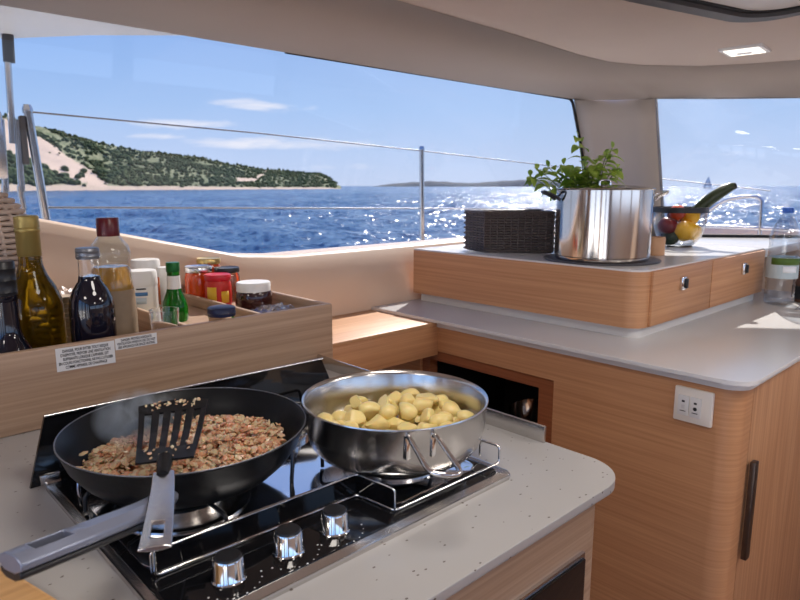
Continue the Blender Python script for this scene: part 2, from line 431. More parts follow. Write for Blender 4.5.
# outside deck and roof overhang
struct(box('trim_11', -1.5, 4.2, 1.79, 2.5, -.56, -.46, M['deck']))
struct(prism('trim_12', rounded([(-2.2, 2.75), (.20, 2.62), (.55, 2.36), (.72, 2.14), (.98, 1.90), (1.08, 1.52), (-2.2, 1.52)], [0, .2, .1, .1, .05, 0, 0], 4), .45, .50, M['gelw'], smooth=False))

# unseen white cockpit behind the cabin, added to bounce sunlight into it
struct(box('trim_14', -7, -1.5, -3.2, 2.6, -1.36, -1.30, M['deck']))
struct(box('trim_15', -7.1, -7, -3.2, 2.6, -1.30, -.6, M['deck']))
struct(box('trim_16', -7, -1.5, -3.3, -3.2, -1.30, -.5, M['deck']))
# unseen upright aft panels, added so the stockpot reflects vertical stripes
for k, (y0, y1, mt_) in enumerate(((1.02, 1.5, 'oak_v'), (.30, .40, 'dark'), (-.52, -.30, 'oak_v'), (-1.20, -1.10, 'dark'), (-2.2, -1.75, 'liner'))):
    struct(box('trim_%d' % (17+k), -1.56, -1.5, y0, y1, -1.28, .43, M[mt_]))
# ceiling fittings
led = thing('ceiling_light', (2.274, .81, ROOF), 'small square recessed light in the beige ceiling near the windscreen', 'light')
bm = bmesh.new()
add_box(bm, -.062, .062, -.062, .062, -.008, .0)
bm_obj('frame', bm, M['white'], led)
box('diffuser', -.05, .05, -.05, .05, -.0105, -.0082, M['led'], led)
box('switch', -.012, .012, -.022, .022, -.014, -.0108, M['silverlid'], led)
led.rotation_euler = (0, 0, .1)
hat = thing('ceiling_hatch', (1.62, .36, ROOF), 'large rounded hatch with a dark surround in the ceiling', 'hatch')
hp = rounded([(-.34, -.42), (.15, -.34), (.235, .30), (-.34, .44)], [.1, .10, .10, .12], 10)
def ring_prism(name, outer, inner, z0, z1, mat, parent):
    n = len(outer); bm = bmesh.new()
    R = [[bm.verts.new((x, y, z)) for x, y in P_] for P_, z in ((outer, z1), (outer, z0), (inner, z0), (inner, z1))]
    for A, B in zip(R, R[1:]+R[:1]):
        for k in range(n): bm.faces.new((A[k], A[(k+1) % n], B[(k+1) % n], B[k]))
    return bm_obj(name, bm, mat, parent, smooth=False)
inn = [(x*.84, y*.88) for x, y in hp]
ring_prism('frame', hp, inn, -.022, 0, M['darkgrey'], hat)
inn2 = [(x*.95, y*.95) for x, y in inn]
ring_prism('seal', inn, inn2, -.012, 0, M['rubber'], hat)
prism('shade', inn2, -.009, -.004, M['gelw'], hat, smooth=False)
box('handle', .17, .21, -.06, .06, -.03, -.009, M['dark'], hat, bev=.004)

# ------------------------------------------------------------------ near galley unit
WT = -.38
g = thing('galley_cabinet', (.45, .75, -1.28), 'oak galley cabinet under the hob with a built-in oven', 'cabinet')
bp = rounded([(-.6, .388), (.748, .388), (.748, 1.09), (-.6, 1.09)], [0, .045, .0, 0])
L_ = lambda pts: [(x-.45, y-.75) for x, y in pts]
prism('body', L_(bp), 0, 1.28-.393, M['oak_dimmed'], g)
ov = (.685-.45, .388-.75)
box('oven_trim', .30-.45-.16, ov[0]+.004, -.364-.002, -.356, .55, 1.28-.462, M['steel'], g, bev=.001)
box('oven_door', .30-.45-.155, ov[0]-.001, -.370, -.362, .50, 1.28-.468, M['glassblk'], g, bev=.001)
box('oven_handle', .30-.45-.1, ov[0]-.06, -.400, -.388, .72, .732, M['steel'], g, bev=.003)
w = prism('worktop', rounded([(-.6, .374), (.786, .374), (.786, 1.40), (.826, 1.40), (.826, 1.575), (-.6, 1.575)], [0, .065, 0, 0, 0, 0], 12), WT-.012, WT, M['stone'], bev=.002)
tag(w, 'grey speckled stone worktop with a rounded corner around the hob', 'worktop')
u = box('upstand', .779, .784, .512, 1.085, WT, WT+.026, M['steel'], bev=.0006)
tag(u, 'low brushed metal strip standing on the right edge of the worktop', 'metal edge strip')
b = prism('cutting_board', rounded([(-.25, .25), (.145, .52), (.10, .70), (-.25, .72)], [.02, .02, .05, .02], 6), WT+.0006, WT+.019, M['board'], bev=.003)
tag(b, 'light wooden cutting board corner on the worktop below the pan handle', 'cutting board')

# ------------------------------------------------------------------ hob
hx0, hx1, hy0, hy1 = .192, .655, .474, .868
cx, cy = (hx0+hx1)/2, (hy0+hy1)/2
hob = thing('gas_hob', (cx, cy, WT), 'black glass and steel gas hob with three chrome knobs set in the worktop', 'hob')
H = lambda x, y, z=0: (x-cx, y-cy, z)
prism('steel_trim', rounded([(hx0-cx, hy0-cy), (hx1-cx, hy0-cy), (hx1-cx, hy1-cy), (hx0-cx, hy1-cy)], [.012]*4, 5), 0, .006, M['steel'], hob, bev=.003)
prism('glass_top', rounded([(hx0-cx+.010, hy0-cy+.015), (hx1-cx-.012, hy0-cy+.015), (hx1-cx-.009, hy1-cy-.009), (hx0-cx+.009, hy1-cy-.009)], [.012]*4, 5), .004, .0075, M['glassblk'], hob, bev=.0008)
ty0 = .582
bm = bmesh.new()
prism('burner_tray', rounded([(hx0-cx+.02, ty0-cy), (.455-cx, ty0-cy), (.475-cx, .515-cy), (hx1-cx-.022, .515-cy), (hx1-cx-.022, hy1-cy-.02), (hx0-cx+.02, hy1-cy-.02)], [.02, .02, .02, .02, .03, .03], 6), .0076, .0092, M['mirror'], hob, bev=.0006)
bm.free()
def burner(x, y, r):
    bb = lathe('burner', [(0, 0), (r*1.5, 0), (r*1.5, .003), (r*1.42, .004), (r*1.2, .002), (r*1.05, .002), (r*1.05, .012), (r*.8, .013), (r*.8, .009), (0, .009)], M['steel'], hob, H(x, y, .0092), 48)
    lathe('burner_cap', [(0, .009), (r*.92, .009), (r*.95, .013), (r*.9, .017), (r*.5, .018), (0, .018)], M['iron'], bb, (0, 0, .0042), 40)
    tube('igniter', [(r*1.2, 0, .002), (r*1.2, 0, .016)], .0025, M['white'], bb, 8)
burner(.300, .695, .052); burner(.560, .600, .040); burner(.50, .79, .026)
# pan supports: wire frames
Z1, Z2 = .035-.003, .011
ps = tube('pan_support', bent([H(.212, .576, Z2), H(.212, .576, Z1), H(.30, .578, Z1), H(.462, .572, Z1)], .004), .0012, M['chrome'], hob)
def wire(pts, r=.0025, mat='iron', rad=.008):
    return tube('pan_support', bent([H(*p) for p in pts], rad), r, M[mat], hob)
# fingers over the left and right burners
wire([(.205, .66, Z2), (.205, .66, Z1), (.262, .69, Z1)])
wire([(.30, .59, Z2), (.30, .59, Z1), (.30, .655, Z1)])
wire([(.40, .700, Z2), (.40, .700, Z1), (.34, .700, Z1)])
wire([(.205, .745, Z2), (.205, .745, Z1), (.40, .795, Z1), (.40, .795, Z2)])
wire([(.30, .84, Z2), (.30, .84, Z1), (.30, .745, Z1)])
wire([(.225, .84, Z2), (.225, .84, Z1+.02), (.262, .84, Z1+.02), (.262, .84, Z2)], mat='chrome')
wire([(.39, .60, Z2), (.39, .60, Z1), (.445, .68, Z1), (.445, .68, Z2)])
wire([(.42, .83, Z2), (.42, .83, Z1), (.62, .83, Z1), (.62, .83, Z2)])
wire([(.475, .655, Z2), (.475, .655, Z1), (.53, .625, Z1)])
wire([(.56, .535, Z2), (.56, .535, Z1), (.56, .565, Z1)])
wire([(.56, .70, Z2), (.56, .70, Z1), (.56, .64, Z1)])
wire([(.640, .615, Z2), (.640, .615, Z1), (.60, .605, Z1)])
wire([(.50, .835, Z1), (.50, .75, Z1)])
# dark guard panel with chrome wire edges in front of the burners
def guard(name, pts, z0, z1, t, mat):
    bm = bmesh.new()
    for a, b_ in zip(pts, pts[1:]):
        a = Vector(a+(0,)); b_ = Vector(b_+(0,)); d = (b_-a).normalized(); nrm = Vector((-d.y, d.x, 0))*t
        vs = [bm.verts.new(p) for p in (a-nrm+Vector((0, 0, z0)), b_-nrm+Vector((0, 0, z0)), b_+nrm+Vector((0, 0, z0)), a+nrm+Vector((0, 0, z0)), a-nrm+Vector((0, 0, z1)), b_-nrm+Vector((0, 0, z1)), b_+nrm+Vector((0, 0, z1)), a+nrm+Vector((0, 0, z1)))]
        for f in ((3, 2, 1, 0), (4, 5, 6, 7), (0, 1, 5, 4), (1, 2, 6, 5), (2, 3, 7, 6), (3, 0, 4, 7)): bm.faces.new([vs[i] for i in f])
    return bm_obj(name, bm, mat, hob)
guard('guard_panel', [H(.216, .572)[:2], H(.460, .566)[:2], H(.4672, .506)[:2]], .009, .034, .0008, M['glassblk'])
wire([(.213, .570, .036), (.213, .570, .010), (.460, .564, .010), (.4665, .504, .010), (.658, .502, .010), (.658, .502, .034), (.656, .534, .034), (.656, .534, .011)], r=.0019, mat='chrome', rad=.006)
wire([(.213, .570, .036), (.460, .565, .036), (.4665, .504, .036), (.4665, .504, .010)], r=.0013, mat='chrome', rad=.004)
wire([(.461, .565, .036), (.461, .565, .010)], r=.0013, mat='chrome')
wire([(.563, .512, .034), (.563, .512, .010)], r=.0022, mat='chrome')
wire([(.629, .545, .034), (.629, .545, .010)], r=.0022, mat='chrome')
# glass splash lid at the back
lid = mk('glass_lid', [H(.178, .872, .002), H(.672, .872, .002), H(.641, .880, .083), H(.204, .880, .089),
                       H(.178, .877, .002), H(.672, .877, .002), H(.641, .885, .083), H(.204, .885, .089)],
         [(0, 1, 2, 3), (7, 6, 5, 4), (0, 4, 5, 1), (1, 5, 6, 2), (2, 6, 7, 3), (3, 7, 4, 0)], M['glassblk'], hob)
tube('lid_edge', [H(.203, .8775, .0905), H(.642, .8775, .0845)], .0018, M['silverlid'], lid)
for x in (.20, .63):
    box('hinge', -.012, .012, -.006, .004, 0, .014, M['steel'], hob, bev=.002, loc=H(x, .868, .005))
# knobs
for k, x in enumerate((.264, .332, .392)):
    kb = lathe('knob', [(0, 0), (.0165, 0), (.0168, .002), (.0152, .004), (.0145, .022), (.0135, .024), (0, .024)], M['chrome'], hob, H(x, .520, .0075), 40)
    lathe('cap', [(0, 0), (.0128, 0), (.0120, .0018), (0, .002)], M['dark'], kb, (0, 0, .0238), 32)
    box('pointer', -.0015, .0015, -.0155, -.004, .006, .0235, M['silverlid'], kb, bev=.0006)
    bm = bmesh.new()
    for j in range(9):
        a = math.radians(205+j*17)
        c = (.031*math.cos(a), .031*math.sin(a)); rr = .0008+(.0003 if j % 4 == 0 else 0)
        bmesh.ops.create_circle(bm, cap_ends=True, radius=rr, segments=8, matrix=Matrix.Translation((c[0], c[1], .0002)))
    for j in range(0):
        a = math.radians(j*72); bmesh.ops.create_circle(bm, cap_ends=True, radius=.0009, segments=6, matrix=Matrix.Translation((.036+.0035*math.cos(a), -.004+.0035*math.sin(a), .0002)))
    bm_obj('dial_marks', bm, M['inkw'], hob, H(x, .520, .0075))

# ------------------------------------------------------------------ frying pan with onions
pc = (.321, .721); SUP = WT+Z1+.0025
pan = thing('frying_pan', (pc[0], pc[1], SUP), 'black non-stick frying pan of chopped onions with a blue-grey handle', 'pan')
RH = (-.290)-SUP
lathe('body', [(0, 0), (.098, 0), (.108, .003), (.122, .016), (.135, .034), (.1430, RH), (.1445, RH+.0015), (.1435, RH+.0028), (.1415, RH+.0015), (.133, .036), (.118, .017), (.104, .0055), (0, .0045)], M['nonstick'], pan, n=96, angle=60)
tube('rim', [(.1438*math.cos(t*PI/48), .1438*math.sin(t*PI/48), RH+.003) for t in range(96)], .0008, M['greylid'], pan, closed=True, n=6)
# handle: flat bar sweeping towards the camera
P0 = Vector((.243, .606, -.312)); P1 = Vector((.200, .553, -.291)); P2 = Vector((.147, .520, -.276)); P3 = Vector((.0835, .4985, -.267))
ctr = smooth_path([P0, P1, P2, P3], 6)
def bar(name, ctr, wid, thk, mat, parent, origin, hole=None, endround=.4):
    """flat bar following ctr; hole=(t0,t1,frac) leaves a slot"""
    O = Vector(origin); n = len(ctr); bm = bmesh.new(); rows = []
    cum = [0]
    for a, b_ in zip(ctr, ctr[1:]): cum.append(cum[-1]+(b_-a).length)
    for i, p in enumerate(ctr):
        d = (ctr[min(i+1, n-1)]-ctr[max(i-1, 0)]).normalized(); s = d.cross(Vector((0, 0, 1))).normalized(); up = s.cross(d).normalized()
        t = cum[i]/cum[-1]; w_ = wid(t); h = thk(t)
        hf = .42 if (hole and hole[0] <= t <= hole[1]) else .42
        offs = [-1, -hf, hf, 1]
        top = [bm.verts.new(p+s*w_*o+up*(h*(.5 if abs(o) < 1 else .18))-O) for o in offs]
        bot = [bm.verts.new(p+s*w_*o-up*(h*(.5 if abs(o) < 1 else .18))-O) for o in offs]
        rows.append((top, bot, t))
    for (ta, ba, t0), (tb, bb, t1) in zip(rows, rows[1:]):
        inh = hole and hole[0] <= (t0+t1)/2 <= hole[1]
        for j in range(3):
            if inh and j == 1: continue
            bm.faces.new((ta[j], ta[j+1], tb[j+1], tb[j])); bm.faces.new((ba[j+1], ba[j], bb[j], bb[j+1]))
        bm.faces.new((ta[0], tb[0], bb[0], ba[0])); bm.faces.new((ta[3], ba[3], bb[3], tb[3]))
        if inh:
            bm.faces.new((ta[1], tb[1], bb[1], ba[1])); bm.faces.new((tb[2], ta[2], ba[2], bb[2]))
    if hole:
        for i in range(len(rows)-1):
            m0 = (rows[i][2]+rows[i+1][2])/2; inh = hole[0] <= m0 <= hole[1]
            pm = (rows[i-1][2]+rows[i][2])/2 if i else -1; pin = i and hole[0] <= pm <= hole[1]
            if inh != bool(pin) and i:
                t_, b_, _ = rows[i]; bm.faces.new((t_[1], t_[2], b_[2], b_[1]))
    for (t_, b_, _), fl in ((rows[0], 0), (rows[-1], 1)):
        for j in range(3): bm.faces.new((t_[j], b_[j], b_[j+1], t_[j+1]))
    o = bm_obj(name, bm, mat, parent, smooth=True, angle=30)
    bv = o.modifiers.new('bevel', 'BEVEL'); bv.width = .0012; bv.segments = 2; bv.limit_method = 'ANGLE'; bv.angle_limit = .6
    return o
ctrh = smooth_path([P0, P1, P2, P3], 10)
hd = bar('handle', ctrh, lambda t: .0125+.0022*t, lambda t: .017-.003*t, M['panh'], pan, pan.location, hole=(.78, .93, 0))
tube('handle_stem', [Vector((.247, .614, -.318))-pan.location, Vector((.228, .586, -.303))-pan.location], [.011, .009], M['panh'], hd, 10)
# grip inlay below
bar('grip', [p+Vector((0, 0, -.0075)) for p in ctrh[3:]], lambda t: .0132, lambda t: .011, M['dark'], hd, pan.location, hole=(.73, .91, 0))
# onions as loose stuff
bm = bmesh.new(); rnd = random.Random(7)
def chunk(bm, c, s, rnd, mi=0, flat=.55):
    M4 = Matrix.Translation(c) @ Matrix.Rotation(rnd.random()*6.28, 4, 'Z') @ Matrix.Rotation(rnd.uniform(-.7, .7), 4, 'X') @ Matrix.Rotation(rnd.uniform(-.7, .7), 4, 'Y') @ Matrix.Diagonal((s*rnd.uniform(.7, 1.6), s*rnd.uniform(.6, 1.1), s*flat*rnd.uniform(.5, 1.1), 1))
    r = bmesh.ops.create_icosphere(bm, subdivisions=1, radius=1, matrix=M4)
    fs = set()
    for v in r['verts']:
        v.co += Vector((rnd.uniform(-1, 1), rnd.uniform(-1, 1), rnd.uniform(-1, 1)))*s*.18
        for f in v.link_faces: fs.add(f)
    for f in fs: f.material_index = mi
bmesh.ops.create_circle(bm, cap_ends=True, radius=.106, segments=40, matrix=Matrix.Translation((0, 0, .012)))
for i in range(2700):
    r = .116*math.sqrt(rnd.random()); a = rnd.random()*6.283
    x, y = r*math.cos(a), r*math.sin(a)
    heap = .006+.024*math.exp(-((x-.028)**2+(y+.01)**2)/.008)+.10*max(0, r-.098)+.010*noise.noise(Vector((x*40, y*40, 1)))
    # the side nearest the left rim is bare
    chunk(bm, Vector((x, y, .013+max(0, heap)*rnd.uniform(.65, 1.1))), rnd.uniform(.0026, .0058), rnd, 1 if rnd.random() < .3 else 0)
for i in range(28):
    a = rnd.uniform(2.5, 4.1); r = rnd.uniform(.108, .122)
    chunk(bm, Vector((r*math.cos(a), r*math.sin(a), .017+(r-.108)*1.2)), rnd.uniform(.002, .0045), rnd, 0)
on = bm_obj('chopped_onions', bm, [M['onion'], M['onion2']], None, (pc[0], pc[1], SUP), smooth=False)
tag(on, 'golden chopped fried onions heaped in the black frying pan', 'onions', kind='stuff')

# faint steam over the hot pan
vm, nt, out = newmat('steam_haze')
pv = N(nt, 'ShaderNodeVolumePrincipled'); pv.inputs['Color'].default_value = (.92, .95, 1, 1)
tc = N(nt, 'ShaderNodeTexCoord'); nz = N(nt, 'ShaderNodeTexNoise'); setin(nz, Scale=22, Detail=4, Distortion=1.2)
nt.links.new(tc.outputs['Object'], nz.inputs['Vector'])
vl = N(nt, 'ShaderNodeVectorMath', operation='LENGTH'); 
mp = N(nt, 'ShaderNodeMapping'); mp.inputs['Scale'].default_value = (1/.05, 1/.05, 1/.035); nt.links.new(tc.outputs['Object'], mp.inputs['Vector']); nt.links.new(mp.outputs[0], vl.inputs[0])
m1 = N(nt, 'ShaderNodeMath', operation='SUBTRACT', use_clamp=True); m1.inputs[0].default_value = 1; nt.links.new(vl.outputs['Value'], m1.inputs[1])
m2 = N(nt, 'ShaderNodeMath', operation='SUBTRACT', use_clamp=True); nt.links.new(nz.outputs[0], m2.inputs[0]); m2.inputs[1].default_value = .42
m3 = N(nt, 'ShaderNodeMath', operation='MULTIPLY'); nt.links.new(m1.outputs[0], m3.inputs[0]); nt.links.new(m2.outputs[0], m3.inputs[1])
m4 = N(nt, 'ShaderNodeMath', operation='MULTIPLY'); nt.links.new(m3.outputs[0], m4.inputs[0]); m4.inputs[1].default_value = 420
nt.links.new(m4.outputs[0], pv.inputs['Density']); nt.links.new(pv.outputs[0], out.inputs['Volume'])
bm = bmesh.new(); bmesh.ops.create_icosphere(bm, subdivisions=3, radius=1)
for v in bm.verts: v.co = Vector((v.co.x*.05, v.co.y*.05, v.co.z*.035))
tag(bm_obj('steam', bm, vm, None, (pc[0]-.055, pc[1]+.015, -.268), smooth=True), 'thin wisp of steam rising over the left of the frying pan', 'steam', kind='stuff')

# spatula
sp = thing('spatula', (.235, .588, -.280), 'black slotted spatula with a steel handle resting across the frying pan rim', 'spatula')
O = Vector(sp.location)
neck = Vector((.243, .603, -.272)); topc = Vector((.300, .704, -.248))
ax = (topc-neck); Lh = ax.length; ax.normalize()
sd = Vector((.70, -.62, .0)); sd = (sd-ax*sd.dot(ax)).normalized(); nn = sd.cross(ax).normalized()
if nn.z < 0: nn = -nn
bm = bmesh.new()
nv = 24; hw0, hw1 = .028, .039
def hp_(u, v, dz):   # u -1..1 across, v 0..1 along
    wv = hw0+(hw1-hw0)*v
    sag = -.004*math.sin(v*PI)
    return neck+ax*(v*Lh*(1-.05*u*u if v > .9 else 1))+sd*(u*wv)+nn*(sag+dz)-O
ubreaks = [-1, -.83, -.62, -.40, -.28, -.06, .06, .28, .40, .62, .83, 1]
slots = {1, 3, 5, 7, 9}
slots = {1: 1, 3: 1, 5: 1, 7: 1, 9: 1}
vb = [0, .06, .22, .5, .82, .93, 1]
gridt = [[bm.verts.new(hp_(u_, v_, .0012)) for u_ in ubreaks] for v_ in vb]
gridb = [[bm.verts.new(hp_(u_, v_, -.0012)) for u_ in ubreaks] for v_ in vb]
def solid(i, j): return 0 <= i < len(vb)-1 and 0 <= j < len(ubreaks)-1 and not ((j in slots) and 2 <= i <= 3)
for i in range(len(vb)-1):
    for j in range(len(ubreaks)-1):
        if not solid(i, j): continue
        bm.faces.new((gridt[i][j], gridt[i][j+1], gridt[i+1][j+1], gridt[i+1][j])); bm.faces.new((gridb[i][j+1], gridb[i][j], gridb[i+1][j], gridb[i+1][j+1]))
        if not solid(i-1, j): bm.faces.new((gridt[i][j], gridb[i][j], gridb[i][j+1], gridt[i][j+1]))
        if not solid(i+1, j): bm.faces.new((gridt[i+1][j], gridt[i+1][j+1], gridb[i+1][j+1], gridb[i+1][j]))
        if not solid(i, j-1): bm.faces.new((gridt[i][j], gridt[i+1][j], gridb[i+1][j], gridb[i][j]))
        if not solid(i, j+1): bm.faces.new((gridt[i][j+1], gridb[i][j+1], gridb[i+1][j+1], gridt[i+1][j+1]))
hdsp = bm_obj('head', bm, M['spat'], sp, smooth=False)
tube('neck', [neck-O+ax*.004, neck-O-ax*.012+Vector((0, 0, -.001)), Vector((.232, .583, -.2775))-O], [.008, .007, .006], M['spat'], sp, 10)
shc = smooth_path([Vector((.236, .590, -.2775)), Vector((.222, .560, -.279)), Vector((.20, .515, -.280)), Vector((.176, .468, -.281))], 9)
bar('handle', shc, lambda t: .0100+.0028*t, lambda t: .0045, M['steel'], sp, O, hole=(.70, .90, 0))
# bits of food clinging to the spatula head
bm = bmesh.new(); rnd = random.Random(3)
for i in range(45):
    u_ = rnd.uniform(-.8, .8); v_ = rnd.choice((rnd.uniform(.9, 1.0), rnd.uniform(.85, 1), rnd.uniform(.0, .3)))
    chunk(bm, hp_(u_, v_, .0025), rnd.uniform(.001, .0028), rnd)
tag(bm_obj('food_bits', bm, M['onion'], sp), kind='stuff')

# ------------------------------------------------------------------ saute pan with potatoes
qc = (.56, .604); QH = -.280-SUP
qp = thing('saute_pan', (qc[0], qc[1], SUP), 'shiny steel saute pan of potato chunks on the right burner', 'pan')
lathe('body', [(0, 0), (.098, 0), (.107, .002), (.115, .012), (.1205, .032), (.1225, QH), (.1245, QH+.0015), (.1240, QH+.003), (.1215, QH+.002), (.1190, QH-.003), (.117, .033), (.112, .014), (.103, .0045), (0, .004)], M['steel'], qp, n=96, angle=60)
def QO(v): return (Vector(v)-qp.location)
hw = tube('handle', [QO(p) for p in bent([(.489, .511, -.292), (.487, .503, -.284), (.452, .434, -.296), (.480, .412, -.299), (.5150, .487, -.285), (.517, .496, -.293)], .014, 6)], .0031, M['chrome'], qp, 10)
for p in ((.4885, .507, -.294), (.5165, .493, -.294)):
    box('bracket', -.004, .004, -.004, .003, -.020, .010, M['chrome'], hw, bev=.0015, loc=QO(p))
# small second handle at the far side
tube('side_handle', [QO(p) for p in bent([(.607, .716, -.290), (.616, .738, -.287), (.648, .722, -.287), (.640, .700, -.290)], .012, 5)], .0028, M['chrome'], qp, 8)
rnd = random.Random(11)
plc = []
tries = 0
pot_group = 'potato chunks in the saute pan'
specs = []
# a loose heap: positions found by simple dropping
while len(specs) < 74 and tries < 30000:
    tries += 1
    s = rnd.uniform(.0115, .0165); r = (.113-s)*math.sqrt(rnd.random()); r = r if len(specs) > 22 else min(r, .098-s); a = rnd.random()*6.283
    x, y = r*math.cos(a), r*math.sin(a); z = .005+s*.62
    for (X_, Y_, Z_, S_) in specs:
        d = math.hypot(x-X_, y-Y_); rr = (s+S_)*.80
        if d < rr: z = max(z, Z_+math.sqrt(rr*rr-d*d)*.75)
    if z+s*.6 > QH-.006-.10*r: continue
    if z < .024 and r > .100-s: continue
    specs.append((x, y, z, s))
for i, (x, y, z, s) in enumerate(specs):
    bm = bmesh.new(); bmesh.ops.create_icosphere(bm, subdivisions=3, radius=1)
    off = Vector((rnd.uniform(0, 99), 0, 0)); cuts = []
    for k in range(4):
        nv_ = Vector((rnd.gauss(0, 1), rnd.gauss(0, 1), rnd.gauss(0, 1))).normalized(); cuts.append((nv_, rnd.uniform(.38, .7)))
    for v in bm.verts:
        c = v.co.copy()
        for nv_, d in cuts:
            e = c.dot(nv_)-d
            if e > 0: c -= nv_*e*.97
        c *= 1+.07*noise.noise(c*1.6+off)
        v.co = Vector((c.x*s*1.28, c.y*s*1.02, c.z*s*.9))
    o = bm_obj('potato_chunk', bm, M['potato'], None, (qc[0]+x, qc[1]+y, SUP+z), smooth=True, rot=(rnd.uniform(-.35, .35), rnd.uniform(-.35, .35), rnd.random()*6.28), angle=50)
    tag(o, 'peeled yellow potato chunk among the heap in the steel saute pan', 'potato', pot_group)

# ------------------------------------------------------------------ bottle tray (long oak box on the worktop)
TZ = -.250
FL1, FL2 = -.330, -.285
bt = thing('bottle_tray', (.10, 1.3, WT), 'long oak tray with dividers holding bottles and jars behind the hob', 'tray')
def T(x0, x1, y0, y1, z0, z1, name, mat='oak_dimmed', bev=.0035): return box(name, x0-.10, x1-.10, y0-1.3, y1-1.3, z0-WT, z1-WT, M[mat], bt, bev=bev, seg=3)
T(-.6, .8268, 1.090, 1.104, WT, TZ, 'front_panel')
T(.8135, .8265, 1.104, 1.562, WT, TZ, 'side_panel')
T(-.6, .8135, 1.562, 1.574, WT, TZ, 'back_panel')
T(-.6, .514, 1.104, 1.562, FL1-.008, FL1, 'tray_floor', bev=0)
T(.520, .8135, 1.104, 1.562, FL2-.008, FL2, 'tray_floor', bev=0)
T(.512, .522, 1.104, 1.562, WT, TZ-.008, 'divider', bev=.003)
T(.672, .682, 1.104, 1.562, FL2, TZ-.008, 'divider', bev=.003)
# stickers
def sticker(name, x0, x1, z0, z1, body, size, lab, sh):
    t = thing(name, (x0, 1.0898, z0), lab, 'sticker')
    w_, h_ = x1-x0, z1-z0
    mk('backing', [(0, 0, 0), (w_, 0, sh), (w_, 0, h_+sh), (0, 0, h_), (0, -.0005, 0), (w_, -.0005, sh), (w_, -.0005, h_+sh), (0, -.0005, h_)], [(0, 3, 2, 1), (4, 5, 6, 7), (0, 1, 5, 4), (1, 2, 6, 5), (2, 3, 7, 6), (3, 0, 4, 7)], M['paper'], t)
    text_mesh('printed_text', body, size, M['ink'], t, Matrix.Translation((w_/2, -.0007, h_/2+sh/2)) @ Matrix.Rotation(math.atan2(sh, w_), 4, 'Y').inverted() @ Matrix.Rotation(PI/2, 4, 'X'), fit=(w_*.92, h_*.84))
sticker('warning_sticker', .277, .3675, -.2920, -.2540, "DANGER, POUR EVITER TOUT RISQUE\nD'ASPHYXIE, PREVOIR UNE VENTILATION\nSUFFISANTE LORSQUE L'APPAREIL EST\nEN COURS FONCTIONNE, NE PAS L'UTILISER\nCOMME APPAREIL DE CHAUFFAGE", .0056, 'larger white warning sticker with five printed lines on the oak tray front', -.001)
sticker('warning_sticker', .3690, .4400, -.2725, -.2530, "DANGER: PROVIDE ADEQUATE\nVENTILATION WHEN IN USE. DO NOT\nUSE APPLIANCE FOR SPACE HEATING", .0050, 'narrower three-line warning sticker right of the larger one on the oak tray', 0)

# ---- bottles and jars
def screwcap(name, r, z0, z1, mat, parent, ribs=0):
    prof = [(0, z0), (r, z0), (r*1.01, z0+.001)]
    if ribs:
        for k in range(ribs):
            zz = z0+(z1-z0)*(k+.3)/ribs; prof += [(r, zz), (r*1.04, zz+.0012), (r, zz+.0024)]
    prof += [(r, z1-.0015), (r*.93, z1), (0, z1)]
    return lathe(name, prof, mat, parent, n=40)
# 1 black squat bottle
b1 = thing('black_bottle', (.229, 1.160, FL1), 'squat black bottle with a black cap, leftmost in the oak tray', 'bottle')
lathe('body', [(0, 0), (.037, 0), (.040, .004), (.040, .045), (.037, .062), (.022, .090), (.0185, .105), (.018, .150), (.020, .152), (.020, .160), (0, .160)], M['blackliq'], b1)
screwcap('cap', .0195, .158, .214, M['dark'], b1, 3)
lathe('label', [(.0405, .010), (.0406, .010), (.0406, .042), (.0405, .042)], pbr('dark_label', srgb(30, 30, 34), .5), b1)
# 2 olive oil
b2 = thing('oil_bottle', (.288, 1.232, FL1), 'olive green oil bottle with a long gold capsule', 'bottle')
lathe('body', [(0, .004), (.030, .001), (.041, 0), (.0445, .005), (.0455, .02), (.0455, .118), (.0435, .136), (.036, .158), (.024, .180), (.0185, .198), (.0175, .215), (.0175, .262), (0, .262)], M['oilglass2'], b2, n=56)
lathe('capsule', [(.0180, .212), (.0188, .213), (.0186, .252), (.0200, .254), (.0200, .258), (.0188, .260), (.0196, .263), (.0188, .266), (.0196, .269), (.0188, .272), (.0193, .279), (.017, .281), (0, .281)], M['goldcap'], b2)
# 3 dark vinegar bottle with grey lid and clear neck
b3 = thing('vinegar_bottle', (.3555, 1.148, FL1), 'dark bottle with clear glass neck and grey metal cap', 'bottle')
lathe('body', [(0, 0), (.033, 0), (.0360, .004), (.0362, .125), (.0345, .140), (.028, .157), (.0185, .172), (.0172, .180), (0, .180)], M['blackliq'], b3, n=48)
lathe('neck', [(.0172, .178), (.0162, .190), (.0158, .212), (.0148, .212), (.0152, .190), (.0162, .178)], M['clear'], b3)
screwcap('cap', .0185, .209, .2275, M['greylid'], b3, 2)
# 4 clear vinegar with dark red cap
b4 = thing('clear_bottle', (.4115, 1.205, FL1), 'clear bulb-necked bottle of pale vinegar with a dark red cap', 'bottle')
lathe('body', [(0, 0), (.035, 0), (.038, .004), (.038, .100), (.0365, .150), (.0335, .185), (.0300, .196), (.0335, .206), (.0355, .218), (.032, .232), (.022, .245), (.0165, .252), (.0165, .262), (.0155, .262), (.0155, .252), (.021, .243), (.031, .230), (.0340, .218), (.032, .207), (.0287, .197)], M['thin'], b4, n=48)
lathe('liquid', [(0, .003), (.034, .003), (.0365, .006), (.0365, .100), (.0350, .150), (.0322, .184), (.0285, .193), (0, .193)], M['amber'], b4, n=48)
lathe('label', [(.0383, .030), (.0388, .030), (.0388, .100), (.0372, .150), (.0368, .150), (.0383, .100)], M['vinlabel'], b4, n=48)
screwcap('cap', .0190, .250, .284, M['redcap'], b4, 0)
b4.scale = (1, 1, .965)
